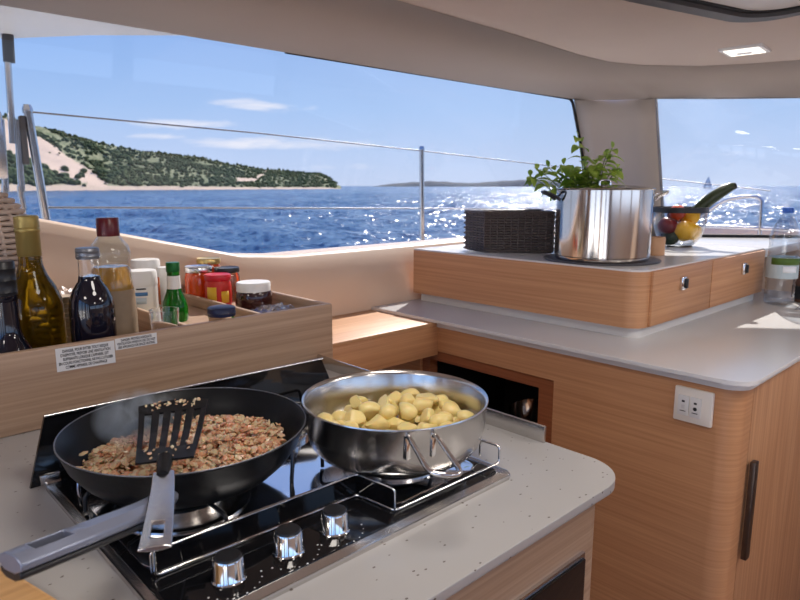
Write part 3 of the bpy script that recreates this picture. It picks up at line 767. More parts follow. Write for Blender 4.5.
# 5/6 white tubs
def tub(loc, r, h, label, lab=True):
    t = thing('white_tub', loc, label, 'tub')
    lathe('body', [(0, 0), (r*.96, 0), (r*.98, .003), (r, h*.62), (r, h*.66), (r*.97, h*.67), (0, h*.67)], M['white'], t)
    lathe('cap', [(0, h*.67), (r*1.03, h*.67), (r*1.05, h*.7), (r*1.02, h*.96), (r*.95, h), (0, h)], M['white'], t)
    return t
t5 = tub((.553, 1.430, FL2), .0315, .100, 'white tub with small blue print beside the clear bottle')
# front print
def label_patch(parent, r, a0, a1, z0, z1, mat, name='label'):
    n = 14; v = []; 
    for k in range(n+1):
        a = a0+(a1-a0)*k/n
        for z in (z0, z1): v.append((r*math.cos(a), r*math.sin(a), z))
    o = mk(name, v, [(2*k, 2*k+2, 2*k+3, 2*k+1) for k in range(n)], mat, parent, smooth=True)
    s = o.modifiers.new('t', 'SOLIDIFY'); s.thickness = .0003
    return o
af = math.atan2(-.728, -.686)+.35
label_patch(t5, .0320, af-.55, af+.35, .046, .054, M['bluelabel'])
label_patch(t5, .0320, af-.4, af+.25, .060, .063, M['ink'], 'printed_line')
label_patch(t5, .0320, af-.5, af+.25, .028, .042, pbr('pale_blue_print', srgb(190, 205, 215), .4), 'print_block')
t6 = tub((.600, 1.524, FL2), .0325, .113, 'taller white tub standing behind the white tub with blue print')
t5.scale = (1, 1, 1)
t7 = thing('white_jar', (.628, 1.470, FL2), 'small white jar with an orange carton side behind the green bottle', 'jar')
lathe('body', [(0, 0), (.0205, 0), (.0215, .003), (.0215, .08), (0, .08)], M['white'], t7)
lathe('cap', [(0, .08), (.0222, .08), (.0222, .094), (.020, .097), (0, .097)], M['white'], t7)
label_patch(t7, .0219, af-1.9, af-.9, .01, .075, M['orangelabel'])
# 8 green bottle
b8 = thing('green_bottle', (.574, 1.312, FL2), 'small green glass bottle with green cap and white neck band', 'bottle')
lathe('body', [(0, 0), (.024, 0), (.0265, .004), (.0265, .028), (.0245, .042), (.0175, .060), (.0135, .075), (.0125, .112), (0, .112)], M['greenglass'], b8)
lathe('neck_label', [(.0142, .070), (.0148, .070), (.0132, .098), (.0128, .098)], M['white'], b8)
screwcap('cap', .0140, .106, .126, M['greencap'], b8, 0)
# 9 shot glass
g9 = thing('shot_glass', (.478, 1.142, FL1+.0), 'small empty clear glass near the front of the oak tray', 'glass')
lathe('bowl', [(0, 0), (.0190, 0), (.0200, .004), (.0262, .104), (.0268, .106), (.0252, .106), (.0190, .014), (0, .012)], M['clear'], g9, n=48)
# 10-14 jars
def jar(name, loc, r, h, lidh, body, lid, label, extra=None, flat=0, cat='jar'):
    t = thing(name, loc, label, cat)
    hb = h-lidh
    lathe('body', [(0, 0), (r*.92, 0), (r*.98, .003), (r, .01), (r, hb*.80), (r*.93, hb*.92), (r*.86, hb), (0, hb)], body, t)
    lathe('lid', [(0, hb-.002), (r*.97, hb-.002), (r*1.0, hb), (r*1.0, h-.002), (r*.95, h), (r*.88, h-.001), (0, h-.001)], lid, t)
    return t
jar('preserve_jar', (.709, 1.475, FL2), .0330, .092, .012, M['orange'], M['silverlid'], 'orange preserve jar with a flat silver lid behind the divider')
jar('gold_lidded_jar', (.765, 1.530, FL2), .0300, .103, .012, M['orange'], M['goldlid'], 'jar with a gold lid at the very back of the tray')
jr = jar('red_lidded_jar', (.722, 1.402, FL2), .0310, .078, .012, M['redlabel'], M['redlid'], 'squat jar with a red lid and red and yellow label')
label_patch(jr, .0314, af-1.0, af-.2, .006, .050, M['yellow'])
label_patch(jr, .0314, af+.15, af+.8, .012, .040, M['yellow'])
jar('black_rimmed_jar', (.7790, 1.462, FL2), .0310, .084, .010, M['clear'], M['dark'], 'jar with a black lid between the red-lidded jar and chocolate jar')
jn = thing('chocolate_spread_jar', (.758, 1.300, FL2), 'wide dark chocolate spread jar with a white lid', 'jar')
lathe('body', [(0, 0), (.030, 0), (.038, .003), (.0425, .014), (.0435, .030), (.0415, .044), (.038, .050), (0, .050)], M['choc'], jn, n=56, sy=.92)
lathe('lid', [(0, .046), (.0400, .046), (.0402, .064), (.0380, .067), (0, .067)], M['white'], jn, n=56, sy=.92)
nj = thing('navy_lidded_jar', (.593, 1.142, FL2), 'low jar with a dark navy lid just behind the tray front', 'jar')
lathe('body', [(0, 0), (.0245, 0), (.0255, .003), (.0255, .034), (0, .034)], M['clear'], nj)
screwcap('lid', .0268, .034, .051, M['navy'], nj, 1)
# crumpled film
def crumple(name, loc, sx, sy, h, mat, label, cat, seed, nx=22, ny=16, base=0):
    v = []; f = []
    for j in range(ny+1):
        for i in range(nx+1):
            u_, v_ = i/nx*2-1, j/ny*2-1
            e = max(0, 1-max(abs(u_), abs(v_))**4)
            p = Vector((u_*sx, v_*sy, 0)); q = noise.noise_vector(Vector((u_*2.2+seed, v_*2.2, 0)))
            z = base*e+(.5+.5*abs(noise.noise(Vector((u_*3+seed, v_*3, 3))))*2)*h*e
            v.append((p.x*(1-.12*e)+q.x*.12*sx, p.y+q.y*.12*sy, z+.001))
    for j in range(ny):
        for i in range(nx): a = j*(nx+1)+i; f.append((a, a+1, a+nx+2, a+nx+1))
    o = mk(name, v, f, mat, None, loc); tag(o, label, cat)
    s = o.modifiers.new('t', 'SOLIDIFY'); s.thickness = .0006
    return o
crumple('plastic_wrap', (.747, 1.182, FL2), .052, .058, .012, M['film'], 'crumpled clear plastic wrap at the right end of the tray', 'plastic wrap', 5, base=.018)
crumple('plastic_bag', (.415, 1.400, FL1), .075, .085, .05, M['bag'], 'thin beige plastic bag slumped behind the dark bottles', 'bag', 9, base=.085)
cs = thing('cup_stack', (.3535, 1.288, FL1), 'stack of ribbed beige cups between the oil and vinegar bottles', 'cup stack')
prof = [(0, 0)]
for k in range(14):
    prof += [(.017, k*.009), (.0195, k*.009+.007)]
prof += [(.0185, .128), (0, .124)]
lathe('cups', prof, M['cup'], cs, angle=20)

# wicker weaving along a closed outline
def weave(name, outline, z0, z1, rows_, mat, parent, rs, scale=lambda t: 1.0, amp=.0022, nst=None, loc=(0, 0, 0), flat=1.0):
    """outline(t in 0..1)->(x,y); one mesh with strands and stakes"""
    bm = bmesh.new(); nst = nst or 40
    for r in range(rows_):
        t = (r+.5)/rows_; z = z0+(z1-z0)*t; s = scale(t); pts = []
        for k in range(nst*2):
            u_ = k/(nst*2); x, y = outline(u_); x2, y2 = outline((u_+.002) % 1)
            d = Vector((x2-x, y2-y)).normalized(); nrm = Vector((d.y, -d.x))
            o_ = amp*(1 if (k+ (r % 2)*1) % 2 == 0 else -1) if k % 1 == 0 else 0
            o_ = amp*math.cos(PI*(k+(r % 2)))
            pts.append((x*s+nrm.x*o_, y*s+nrm.y*o_, z))
        add_tube(bm, pts, rs, 5, True)
    for k in range(nst):
        x, y = outline((k+.25)/nst)
        pts = [(x*scale(j/8), y*scale(j/8), z0+(z1-z0)*j/8) for j in range(9)]
        add_tube(bm, pts, rs*.8, 5)
    return bm_obj(name, bm, mat, parent, loc, smooth=True)
wk = thing('wicker_basket', (.262, 1.445, FL1), 'pale woven wicker basket with a rounded top at the left edge', 'basket')
circ = lambda u_: (.088*math.cos(2*PI*u_), .088*math.sin(2*PI*u_))
def wsc(t):
    return math.sqrt(max(.02, 1-max(0, (t-.55)/.48)**2.2))*(.9+.1*min(1, t/.4))
weave('weave', circ, .004, .318, 30, M['wicker'], wk, .0050, wsc, .0048, nst=17)
core = [(0, .002)]+[(.083*wsc(k/20), .004+.314*k/20) for k in range(21)]+[(0, .320)]
lathe('inner_shell', core, M['wickerd'], wk, n=32)

# ------------------------------------------------------------------ shelf and back cabinet
sh = box('oak_shelf', .830, 1.338, 1.255, 1.535, -.402, -.390, M['oak_top'], bev=.002)
sh0 = thing('corner_shelf', (1.08, 1.4, -.49), 'oak corner shelf with a sunlit strip between the tray and counter', 'shelf')
sh.parent = sh0; sh.location = (-1.08, -1.4, .49); sh.name = 'top_board'
box('fascia', .830-1.08, 1.338-1.08, 1.256-1.4, 1.270-1.4, 0, .088, M['oak'], sh0, bev=.0015)
struct(box('wall_corner', .80, 1.36, 1.505, 1.527, -1.28, -.41, M['gelw']))
# back cabinet with a recess: built from panels
CX = 1.338; CY = .425
bc = thing('oak_cabinet', (1.9, 1.0, -1.28), 'tall warm oak cabinet under the white counter, facing the galley', 'cabinet')
B_ = lambda x0, x1, y0, y1, z0, z1, name, mat='oak', bev=.001: box(name, x0-1.9, x1-1.9, y0-1.0, y1-1.0, z0+1.28, z1+1.28, M[mat], bc, bev=bev)
RY0, RY1, RZ0, RZ1 = .858, 1.330, -.80, -.480
bm = bmesh.new()
for (a0, a1, z0, z1) in ((.470, RY0, -1.28, -.405), (RY0, 1.52, RZ1, -.405), (RY0, 1.52, -1.28, RZ0), (RY1, 1.52, RZ0, RZ1)):
    add_box(bm, CX-1.9, CX+.018-1.9, a0-1, a1-1, z0+1.28, z1+1.28)
bmesh.ops.remove_doubles(bm, verts=bm.verts, dist=1e-5)
bm_obj('front_panel', bm, M['oak'], bc)
# rounded corner post
pts = rounded([(CX-1.9, .425-1), (CX+.075-1.9, .425-1), (CX+.075-1.9, .47-1), (CX-1.9, .47-1)], [.042, 0, 0, 0], 10)
prism('corner_post', pts, 0, .875, M['oak'], bc)
B_(CX+.078, 2.55, CY, CY+.02, -1.28, -.405, 'door', 'oak_v')
box('door_handle', 1.412-1.9, 1.434-1.9, CY-.018-1, CY-.006-1, 1.28-.800, 1.28-.575, M['bronze'], bc, bev=.002)
B_(CX+.018, CX+.10, RY0-.0, RY0+.012, RZ0, RZ1, 'recess_side', 'oak_dark')
# recess lining and frame
bm = bmesh.new()
fx0, fx1 = CX-.004, CX+.014
for (a0, a1, z0, z1) in ((RY0, RY0+.05, RZ0, RZ1), (RY1-.03, RY1, RZ0, RZ1), (RY0+.05, RY1-.03, RZ1-.032, RZ1), (RY0+.05, RY1-.03, RZ0, RZ0+.03)):
    add_box(bm, fx0+.014-1.9, fx1+.03-1.9, a0-1, a1-1, z0+1.28, z1+1.28)
bm_obj('recess_frame', bm, M['oak_dark'], bc)
bm = bmesh.new()
for (x0, x1, y0, y1, z0, z1) in ((1.40, 1.75, RY0, RY0+.01, RZ0, RZ1), (1.40, 1.75, RY1-.01, RY1, RZ0, RZ1), (1.40, 1.75, RY0, RY1, RZ1-.01, RZ1), (1.40, 1.75, RY0, RY1, RZ0-.01, RZ0), (1.75, 1.76, RY0, RY1, RZ0, RZ1)):
    add_box(bm, x0-1.9, x1-1.9, y0-1, y1-1, z0+1.28, z1+1.28)
bm_obj('recess_lining', bm, M['dark'], bc)
pl = thing('steel_bowl', (1.56, 1.02, RZ0+.001), 'shiny steel bowl rim glinting inside the dark cabinet recess', 'bowl')
lathe('body', [(0, 0), (.06, 0), (.10, .04), (.115, .140), (.118, .142), (.116, .144), (.112, .142), (.096, .042), (.055, .004), (0, .004)], M['chrome'], pl, n=48)
# counter
ct = prism('counter', rounded([(1.312, .402), (2.62, .402), (2.62, 1.525), (1.312, 1.525)], [.055, 0, 0, 0], 12), -.390, -.380, M['stone2'], bev=.002)
ct0 = thing('white_counter', (1.9, 1.0, -.405), 'smooth white counter with a rounded corner on the oak cabinet', 'counter')
ct.parent = ct0; ct.location = (-1.9, -1.0, .405); ct.name = 'slab'
cu_ = prism('under_lip', rounded([(1.330, .416), (2.60, .416), (2.60, 1.52), (1.330, 1.52)], [.045, 0, 0, 0], 10), -.405, -.390, M['gelw'], ct0)
cu_.location = (-1.9, -1.0, .405)
# outlet
so = thing('wall_socket', (1.3375, .513, -.4935), 'square white socket plate on the oak cabinet front', 'socket')
box('plate', -.010, 0, -.040, .040, 0, .075, M['sock'], so, bev=.003)
for y in (.0185, -.0065):
    md = box('socket_module', -.0135, -.0095, y-.0115, y+.0115, .015, .058, M['white'], so, bev=.001)
    box('port', -.0141, -.0134, y-.003, y+.003, .044, .048, M['ink'], md)
    if y < 0: lathe('button', [(0, 0), (.004, 0), (.004, .0008), (0, .0008)], M['ink'], md, (-.0134, y, .034), 16, rot=(0, -PI/2, 0))
    else: box('button', -.0141, -.0134, y-.0035, y+.0035, .030, .038, M['paper'], md)
    box('printed_line', -.0141, -.0134, y-.006, y+.006, .024, .0255, M['ink'], md)


# ------------------------------------------------------------------ raised box cabinet on the counter
ub = thing('raised_locker', (1.9, 1.1, -.380), 'low oak locker box with a white top on the counter by the windscreen', 'locker')
UB = lambda pts: [(x-1.9, y-1.1) for x, y in pts]
prism('plinth', UB(rounded([(1.512, .735), (2.34, .735), (2.34, 1.50), (1.512, 1.50)], [.03, 0, 0, 0], 8)), 0, .030, M['gelw'], ub)
body = prism('body', UB(rounded([(1.490, .722), (2.35, .722), (2.35, 1.515), (1.490, 1.515)], [.045, 0, 0, 0], 12)), .028, .1705, M['oak'], ub)
prism('top', UB(rounded([(1.492, .722), (2.36, .722), (2.36, 1.515), (1.492, 1.515)], [.045, 0, 0, 0], 12)), .1700, .175, M['stone2'], ub, bev=.001)
for (x0, x1, lx) in ((1.540, 1.906, 1.705), (1.912, 2.349, 2.150)):
    dr = box('flap_door', x0-1.9, x1-1.9, .714-1.1, .7225-1.1, .030, .1690, M['oak'], ub, bev=.001)
    la = box('latch', lx-1.9-.013, lx-1.9+.013, .704-1.1, .7145-1.1, .095+.012, .142+.001, M['chrome'], dr, bev=.003)
    box('latch_lever', lx-1.9-.001, lx-1.9+.010, .698-1.1, .705-1.1, .112, .138, M['dark'], la, bev=.002)
UT = -.205
# round mat, stockpot
mt = lathe('round_mat', [(0, 0), (.158, 0), (.160, .0015), (.158, .004), (0, .004)], M['mat'], None, (1.655, .925, UT+.0002), 64)
tag(mt, 'round grey mat under the large stockpot', 'mat')
sc = (1.632, .912)
st = thing('stockpot', (sc[0], sc[1], UT+.0045), 'tall shiny steel stockpot on the locker in front of the plant', 'pot')
PR = .128; PH = .193
lathe('body', [(0, 0), (PR*.96, 0), (PR*.985, .004), (PR*.985, .012), (PR, .014), (PR, PH-.003), (PR+.003, PH), (PR+.001, PH+.002), (PR-.003, PH), (PR-.003, .016), (0, .010)], M['potsteel'], st, n=96, angle=40)
ldp = lathe('lid', [(PR-.004, PH-.004), (PR-.001, PH+.002), (PR-.008, PH+.0025), (PR*.6, PH+.009), (0, PH+.012), (0, PH+.010), (PR*.6, PH+.007), (PR-.010, PH)], M['thin'], st, n=64)
tube('lid_knob', smooth_path([(-.013, .009, PH+.010), (-.010, .007, PH+.022), (.010, -.007, PH+.022), (.013, -.009, PH+.010)], 5), .003, M['chrome'], ldp)
for sgn in (-1, 1):
    dx, dy = .686, .728   # facing direction of the row of handles lies across the view
    cxv = Vector((.728, -.686, 0))*sgn; t_ = Vector((.686, .728, 0))
    pts = [cxv*(PR)+t_*.030+Vector((0, 0, PH-.030)), cxv*(PR+.012)+t_*.030+Vector((0, 0, PH-.020)), cxv*(PR+.040)+t_*.022+Vector((0, 0, PH-.008)), cxv*(PR+.040)-t_*.022+Vector((0, 0, PH-.008)), cxv*(PR+.012)-t_*.030+Vector((0, 0, PH-.020)), cxv*(PR)-t_*.030+Vector((0, 0, PH-.030))]
    tube('handle', bent(pts, .012, 4), .0042, M['dark'] if sgn < 0 else M['chrome'], st, 10)

# dark wicker basket (four-sided)
wp = [Vector((1.585, 1.372)), Vector((1.552, 1.262)), Vector((1.684, 1.103)), Vector((1.775, 1.215))]
wc = sum(wp, Vector((0, 0)))/4
wq = [p-wc for p in wp]
wl = [(wq[(i+1) % 4]-wq[i]).length for i in range(4)]; WLt = sum(wl)
def wout(u_):
    d = (u_ % 1)*WLt
    for i in range(4):
        if d <= wl[i]: q = wq[i].lerp(wq[(i+1) % 4], d/wl[i]); return (q.x, q.y)
        d -= wl[i]
    return tuple(wq[0])
db = thing('wicker_box', (wc.x, wc.y, UT), 'dark brown woven wicker box left of the stockpot', 'basket')
weave('weave', wout, .004, .124, 15, M['wickerb'], db, .0040, lambda t: 1, .0036, nst=34)
prism('base', [(p.x*.97, p.y*.97) for p in wq][::-1], .001, .005, M['wickerb'], db, smooth=False)
ring_prism('inner_wall', [(p.x*.965, p.y*.965) for p in wq], [(p.x*.94, p.y*.94) for p in wq], .004, .118, M['wickerb'], db)
bm = bmesh.new()
add_tube(bm, [(wout(k/60)[0], wout(k/60)[1], .126) for k in range(60)], .0042, 6, True)
bm_obj('rim', bm, M['wickerb'], db, smooth=True)

# plant
ptc = (1.765, 1.050)
pln = thing('potted_herb', (ptc[0], ptc[1], UT), 'leafy green herb plant rising behind the stockpot', 'plant')
lathe('planter', [(0, 0), (.036, 0), (.050, .085), (.050, .09), (.046, .09), (.044, .080), (0, .078)], M['terra'], pln)
lathe('soil', [(0, .079), (.044, .079), (.03, .083), (0, .085)], M['soil'], pln, n=24)
def leafmesh(bm, base, direction, length, width, droop, rnd):
    d = Vector(direction).normalized(); s = d.cross(Vector((0, 0, 1)))
    if s.length < .1: s = Vector((1, 0, 0))
    s.normalize(); up = s.cross(d).normalized(); n = 6; L0 = None; prev = None
    tw = rnd.uniform(-.5, .5)
    for i in range(n+1):
        t = i/n; c = Vector(base)+d*length*t-Vector((0, 0, 1))*droop*t*t*length+up*.0
        w_ = width*math.sin(PI*min(1, t*.93+.04))**.8*(1-.25*t)
        if i == n: w_ = .0003
        ss = s*math.cos(tw)+up*math.sin(tw); 
        a = bm.verts.new(c-ss*w_+up*w_*.35); m_ = bm.verts.new(c); b_ = bm.verts.new(c+ss*w_+up*w_*.35)
        if prev: bm.faces.new((prev[0], prev[1], m_, a)); bm.faces.new((prev[1], prev[2], b_, m_))
        prev = (a, m_, b_)
rnd = random.Random(21)
LT = Vector((-.728, .686, 0)); FW = Vector((.686, .728, 0))   # leftwards as seen from the galley / away from it
stems = [  # (side offset, depth offset, top height, sway)
    (.030, 0, .352, .0), (-.080, .02, .318, -.03), (-.055, -.01, .300, -.02), (.07, .0, .27, .05), (.115, .01, .262, .07), (.15, .0, .255, .09),
    (.0, .03, .28, .02), (-.02, -.02, .27, 0), (-.10, .02, .26, -.03), (.05, -.02, .25, .04), (.17, .0, .235, .10), (-.04, .03, .25, -.02), (.0, -.03, .25, 0), (-.07, .0, .24, 0), (.03, .03, .24, 0), (-.02, .0, .23, 0), (.05, .02, .22, 0), (-.05, -.02, .22, 0)]
bms = bmesh.new(); leaves = 0
lf_list = []
for (so_, do_, hh, sw) in stems:
    base = Vector((0, 0, .083))+LT*rnd.uniform(-.02, .02)+FW*rnd.uniform(-.02, .02)
    top = Vector((0, 0, hh))+LT*so_+FW*do_
    mid_ = base.lerp(top, .55)+Vector((0, 0, .02)); 
    path = smooth_path([base, mid_, top], 7)
    add_tube(bms, path, [.0022-.0012*i/len(path) for i in range(len(path))], 5)
    nl = 5 if hh > .3 else 5
    for k in range(nl):
        t = .40+.58*k/(nl-1); p = path[min(len(path)-1, int(t*(len(path)-1)))]
        a = k*2.4+rnd.random()*1.2
        for a_ in (a, a+PI):
            dr_ = Vector((math.cos(a_), math.sin(a_), rnd.uniform(-.05, .5)))
            lf_list.append((p, dr_, rnd.uniform(.034, .056), rnd.uniform(.0115, .0185)))
    lf_list.append((top, Vector((rnd.uniform(-.3, .3), rnd.uniform(-.3, .3), 1)), .030, .009))
bm_obj('stems', bms, M['stem'], pln, smooth=True)
bml = bmesh.new()
for (p, d, l, w_) in lf_list:
    leafmesh(bml, p, d, l, w_, rnd.uniform(.2, .8), rnd)
lfo = bm_obj('leaves', bml, M['leaf'], pln, smooth=True); tag(lfo, kind='stuff')

# fruit bowl
fb = thing('fruit_bowl', (2.225, .955, UT), 'clear glass fruit bowl with a black rim right of the stockpot', 'bowl')
lathe('bowl', [(0, 0), (.036, 0), (.050, .006), (.072, .032), (.084, .070), (.088, .122), (.0865, .122), (.0825, .071), (.070, .034), (.048, .009), (0, .004)], M['bowlglass'], fb, n=64)
ring_prism('rim', [(.0905*math.cos(2*PI*k/48), .0905*math.sin(2*PI*k/48)) for k in range(48)], [(.0855*math.cos(2*PI*k/48), .0855*math.sin(2*PI*k/48)) for k in range(48)], .116, .134, M['dark'], fb)
lathe('foot', [(0, -.0), (.046, 0), (.047, .0015), (.044, .003), (0, .003)], M['dark'], fb)
def fruit(name, off, r, mat, label, cat, sc_=(1, 1, 1), tip=0, rot=(0, 0, 0), stem=True):
    r *= 1.1
    t = thing(name, (2.225+off[0], .955+off[1], UT+off[2]), label, cat)
    bm = bmesh.new(); bmesh.ops.create_uvsphere(bm, u_segments=28, v_segments=18, radius=1)
    for v in bm.verts:
        z = v.co.z; k = 1+tip*max(0, abs(z)-.8)*2.2
        dm = 0
        if name == 'apple': dm = -.22*math.exp(-((v.co.x**2+v.co.y**2)/.10))*(1 if z > 0 else -1)
        v.co = Vector((v.co.x*r*sc_[0], v.co.y*r*sc_[1], (z*k+dm)*r*sc_[2]))
    o = bm_obj('flesh', bm, mat, t, smooth=True); o.rotation_euler = rot
    s_ = tube('stalk', [(0, 0, r*sc_[2]*(.78 if name == 'apple' else .98)), (.001, .001, r*sc_[2]*1.08+.002)], .0016, M['stem'], o, 6)
    return t
A = lambda l, f, z: (LT.x*l+FW.x*f, LT.y*l+FW.y*f, z)
fruit('apple', A(.046, -.015, .070), .030, M['apple'], 'dark red apple at the left side of the glass bowl', 'apple', (1, 1, .92), rot=(.3, .2, 0))
fruit('apple', A(.000, .025, .108), .029, M['apple'], 'dark red apple in the middle top of the glass bowl, beside the orange nectarine', 'apple', (1, 1, .92), rot=(.3, -.4, 0))
fruit('nectarine', A(.019, -.022, .116), .024, M['nect'], 'orange-red nectarine on top of the fruit in the glass bowl', 'nectarine')
fruit('lemon', A(-.004, -.034, .054), .031, M['lemon'], 'largest yellow lemon low at the front of the glass bowl', 'lemon', (1, 1, 1.08), .5, (1.2, 0, .4))
fruit('lemon', A(-.050, .006, .048), .026, M['lemon'], 'yellow lemon low at the right of the glass bowl', 'lemon', (1, 1, 1.08), .5, (1.3, 0, 1.2))
fruit('lemon', A(-.034, -.008, .100), .025, M['lemon'], 'yellow lemon resting high, under the long green courgette', 'lemon', (1, 1, 1.1), .5, (.6, .6, 0))
fruit('avocado', A(.036, -.022, .030), .024, M['avo'], 'dark green avocado at the bottom left of the glass bowl', 'avocado', (1, .95, 1.1), 0, (1.3, .2, 0))
cgp = [Vector(A(-.020, .030, .085)), Vector(A(-.062, .010, .122)), Vector(A(-.105, .0, .164)), Vector(A(-.150, -.005, .196)), Vector(A(-.178, -.008, .206))]
cg = thing('courgette', (2.225, .955, UT+.08), 'long dark green courgette leaning out of the glass fruit bowl', 'courgette')
pth = smooth_path([p-Vector((0, 0, .08)) for p in cgp], 6); nP = len(pth)
tube('flesh', pth, [.0205*math.sin(PI*min(.97, (i/(nP-1))*.80+.14))**.55 for i in range(nP)], M['courg'], cg, 16)
tube('stem_end', [pth[-3]*1.0, pth[-1], pth[-1]+(pth[-1]-pth[-2])*.6], [.0125, .0105, .008], M['ink'], cg, 12)
# small wooden jar
wj = lathe('wooden_jar', [(0, 0), (.030, 0), (.031, .002), (.031, .052), (.029, .054), (.026, .054), (.026, .006), (0, .006)], M['cork'], None, (1.885, .880, UT+.0002), 40)
tag(wj, 'small pale wooden cup between the stockpot and the fruit bowl', 'cup')

# water bottle
wb = thing('water_bottle', (2.315, .650, -.380), 'large clear plastic water bottle with a blue cap on the counter', 'bottle')
pr = [(0, .004), (.030, 0), (.043, .004), (.045, .012)]
for k in range(5): pr += [(.045, .020+k*.012), (.0425, .026+k*.012)]
pr += [(.0455, .085), (.0455, .158), (.0435, .163), (.0455, .170), (.0435, .178), (.0455, .186), (.0435, .194), (.0455, .203), (.044, .225), (.036, .256), (.022, .284), (.0135, .294), (.0135, .305), (0, .305)]
lathe('body', pr, M['petthin'], wb, n=48, angle=80)
lathe('label', [(.0460, .088), (.0464, .088), (.0464, .120), (.0464, .155), (.0460, .155)], pbr('bottle_label', srgb(190, 205, 210), .4, alpha=.9), wb, n=48)
aw = math.atan2(-.728, -.686)
label_patch(wb, .0466, aw-1.3, aw+1.3, .132, .154, pbr('green_leaf_print', srgb(96, 130, 50), .5, var=.6, vscale=60), 'label_print')
label_patch(wb, .0466, aw-.5, aw+.45, .108, .128, pbr('white_print_block', srgb(236, 240, 244), .5), 'label_print')
screwcap('cap', .0160, .296, .312, pbr('blue_cap', srgb(54, 100, 190), .35), wb, 1)
# film and a dark tumbler at the far right
crumple('clear_plastic_wrap', (2.300, .545, -.380), .055, .040, .012, M['film'], 'crumpled clear plastic lying in front of the water bottle', 'plastic wrap', 31, base=.006)
dj = thing('dark_tumbler', (2.43, .60, -.380), 'dark brown tumbler half out of the picture beside the water bottle', 'tumbler')
lathe('body', [(0, 0), (.038, 0), (.042, .004), (.047, .15), (.044, .15), (.039, .01), (0, .008)], pbr('brown_glass', srgb(96, 66, 54), .15), dj)
lathe('base_band', [(.0425, .012), (.0446, .012), (.0458, .055), (.0435, .055)], M['dark'], dj)

# ------------------------------------------------------------------ outside fittings
def post(name, a, b_, r, label, grp=None):
    t = thing(name, a, label, 'post', grp)
    bv = Vector(b_)-Vector(a)
    tube('tube', [(0, 0, 0), bv], r, M['tube'], t, 12)
    lathe('base', [(0, 0), (r*2.4, 0), (r*2.2, .01), (r*1.3, .03), (0, .03)], M['tube'], t)
    lathe('cap', [(r*1.15, -.012), (r*1.2, 0), (r*.8, r), (0, r*1.1)], M['tube'], t, tuple(bv), 16)
post('stanchion', (2.325, 2.3, -.455), (2.316, 2.3, .182), .0125, 'slim steel stanchion standing outside the middle of the side window')
post('stanchion', (.62, 2.3, -.455), (.573, 2.3, .236), .0135, 'thicker leaning steel post outside near the left edge')
tag(tube('lifeline', [(.580, 2.3, .228), (1.4, 2.3, .207), (2.317, 2.3, .172), (3.55, 2.3, .118), (3.9, 1.95, .06), (3.6, 1.10, -.024)], .0030, M['rope']), 'upper wire lifeline running along outside the side window', 'lifeline')
tag(tube('lifeline', [(.595, 2.3, -.068), (2.32, 2.3, -.112), (3.6, 2.3, -.145)], .0036, M['rope']), 'lower wire lifeline just above the wood coaming', 'lifeline')
# shroud and turnbuckle at the far left
rg = thing('shroud', (.505, 2.3, -.455), 'mast shroud with black sleeve and steel turnbuckle at the left edge', 'rigging')
G = lambda x, z: (x-.505, 0, z+.455)
tube('wire', [G(.523, .13), G(.545, .70)], .010, M['tube'], rg, 8)
tube('sleeve', [G(.536, .37), G(.549, .72)], .0165, M['rubber'], rg, 10)
for s_ in (-.022, .022):
    tube('turnbuckle_side', [G(.512+s_, -.02), G(.519+s_, .20)], .010, M['tube'], rg, 8)
box('pulley', -.035, .015, -.014, .014, .475, .68, M['silverlid'], rg, bev=.008, loc=(-.02, 0, 0))
box('pulley_cheek', .040, .058, -.012, .012, .52, .67, M['darkgrey'], rg, bev=.006)
tube('shackle', bent([G(.488, .0), G(.485, -.09), G(.535, -.09), G(.53, .0)], .02), .009, M['tube'], rg, 8)
tube('chainplate', [(0, 0, 0), G(.508, -.08)], .012, M['tube'], rg, 8)
# bow rail seen through the windscreen
br = thing('bow_rail', (3.6, 1.35, -.46), 'curved stainless bow rail outside the windscreen', 'rail')
def R_(y, z): return (0, y-1.35, z+.46)
tube('top_tube', smooth_path([R_(1.60, -.26), R_(1.44, -.17), R_(1.33, -.085), R_(1.24, -.058), R_(1.165, -.056), R_(1.135, -.075)], 5)+[Vector(R_(1.128, -.30)), Vector(R_(1.128, -.46))], .010, M['tube'], br, 10)
tube('lower_tube', [R_(1.95, -.215), R_(1.0, -.215)], .010, M['tube'], br, 10)
tube('leg', [R_(1.60, -.26), R_(1.60, -.46)], .010, M['tube'], br, 10)
bmx = box('crossbeam', 3.9, 4.04, -1.5, 2.45, -.4595, -.235, pbr('teak_beam', srgb(222, 196, 178), .5), bev=.01)
tag(bmx, 'pale beam across the bow seen through the windscreen', 'beam')
struct(box('trim_13', 3.28, 4.05, -2.0, 2.5, -.56, -.46, M['deck']))

# ------------------------------------------------------------------ sea, coast, islands, sailboat
SEA = -2.35
m, nt, out = newmat('sea_water')
b = N(nt, 'ShaderNodeBsdfPrincipled'); b.inputs['Base Color'].default_value = (.035, .105, .21, 1); b.inputs['Roughness'].default_value = .19; b.inputs['IOR'].default_value = 1.33
g_ = N(nt, 'ShaderNodeNewGeometry'); 
def wav(scale, sy, detail, dist, prev=None, strength=1):
    mp = N(nt, 'ShaderNodeMapping'); mp.inputs['Scale'].default_value = (scale, scale*sy, scale); mp.inputs['Rotation'].default_value = (0, 0, .5)
    nt.links.new(g_.outputs['Position'], mp.inputs['Vector'])
    n_ = N(nt, 'ShaderNodeTexNoise'); setin(n_, Scale=1, Detail=detail, Roughness=.6)
    nt.links.new(mp.outputs[0], n_.inputs['Vector'])
    bp_ = N(nt, 'ShaderNodeBump'); bp_.inputs['Strength'].default_value = strength; bp_.inputs['Distance'].default_value = dist
    nt.links.new(n_.outputs[0], bp_.inputs['Height'])
    if prev: nt.links.new(prev.outputs[0], bp_.inputs['Normal'])
    return bp_
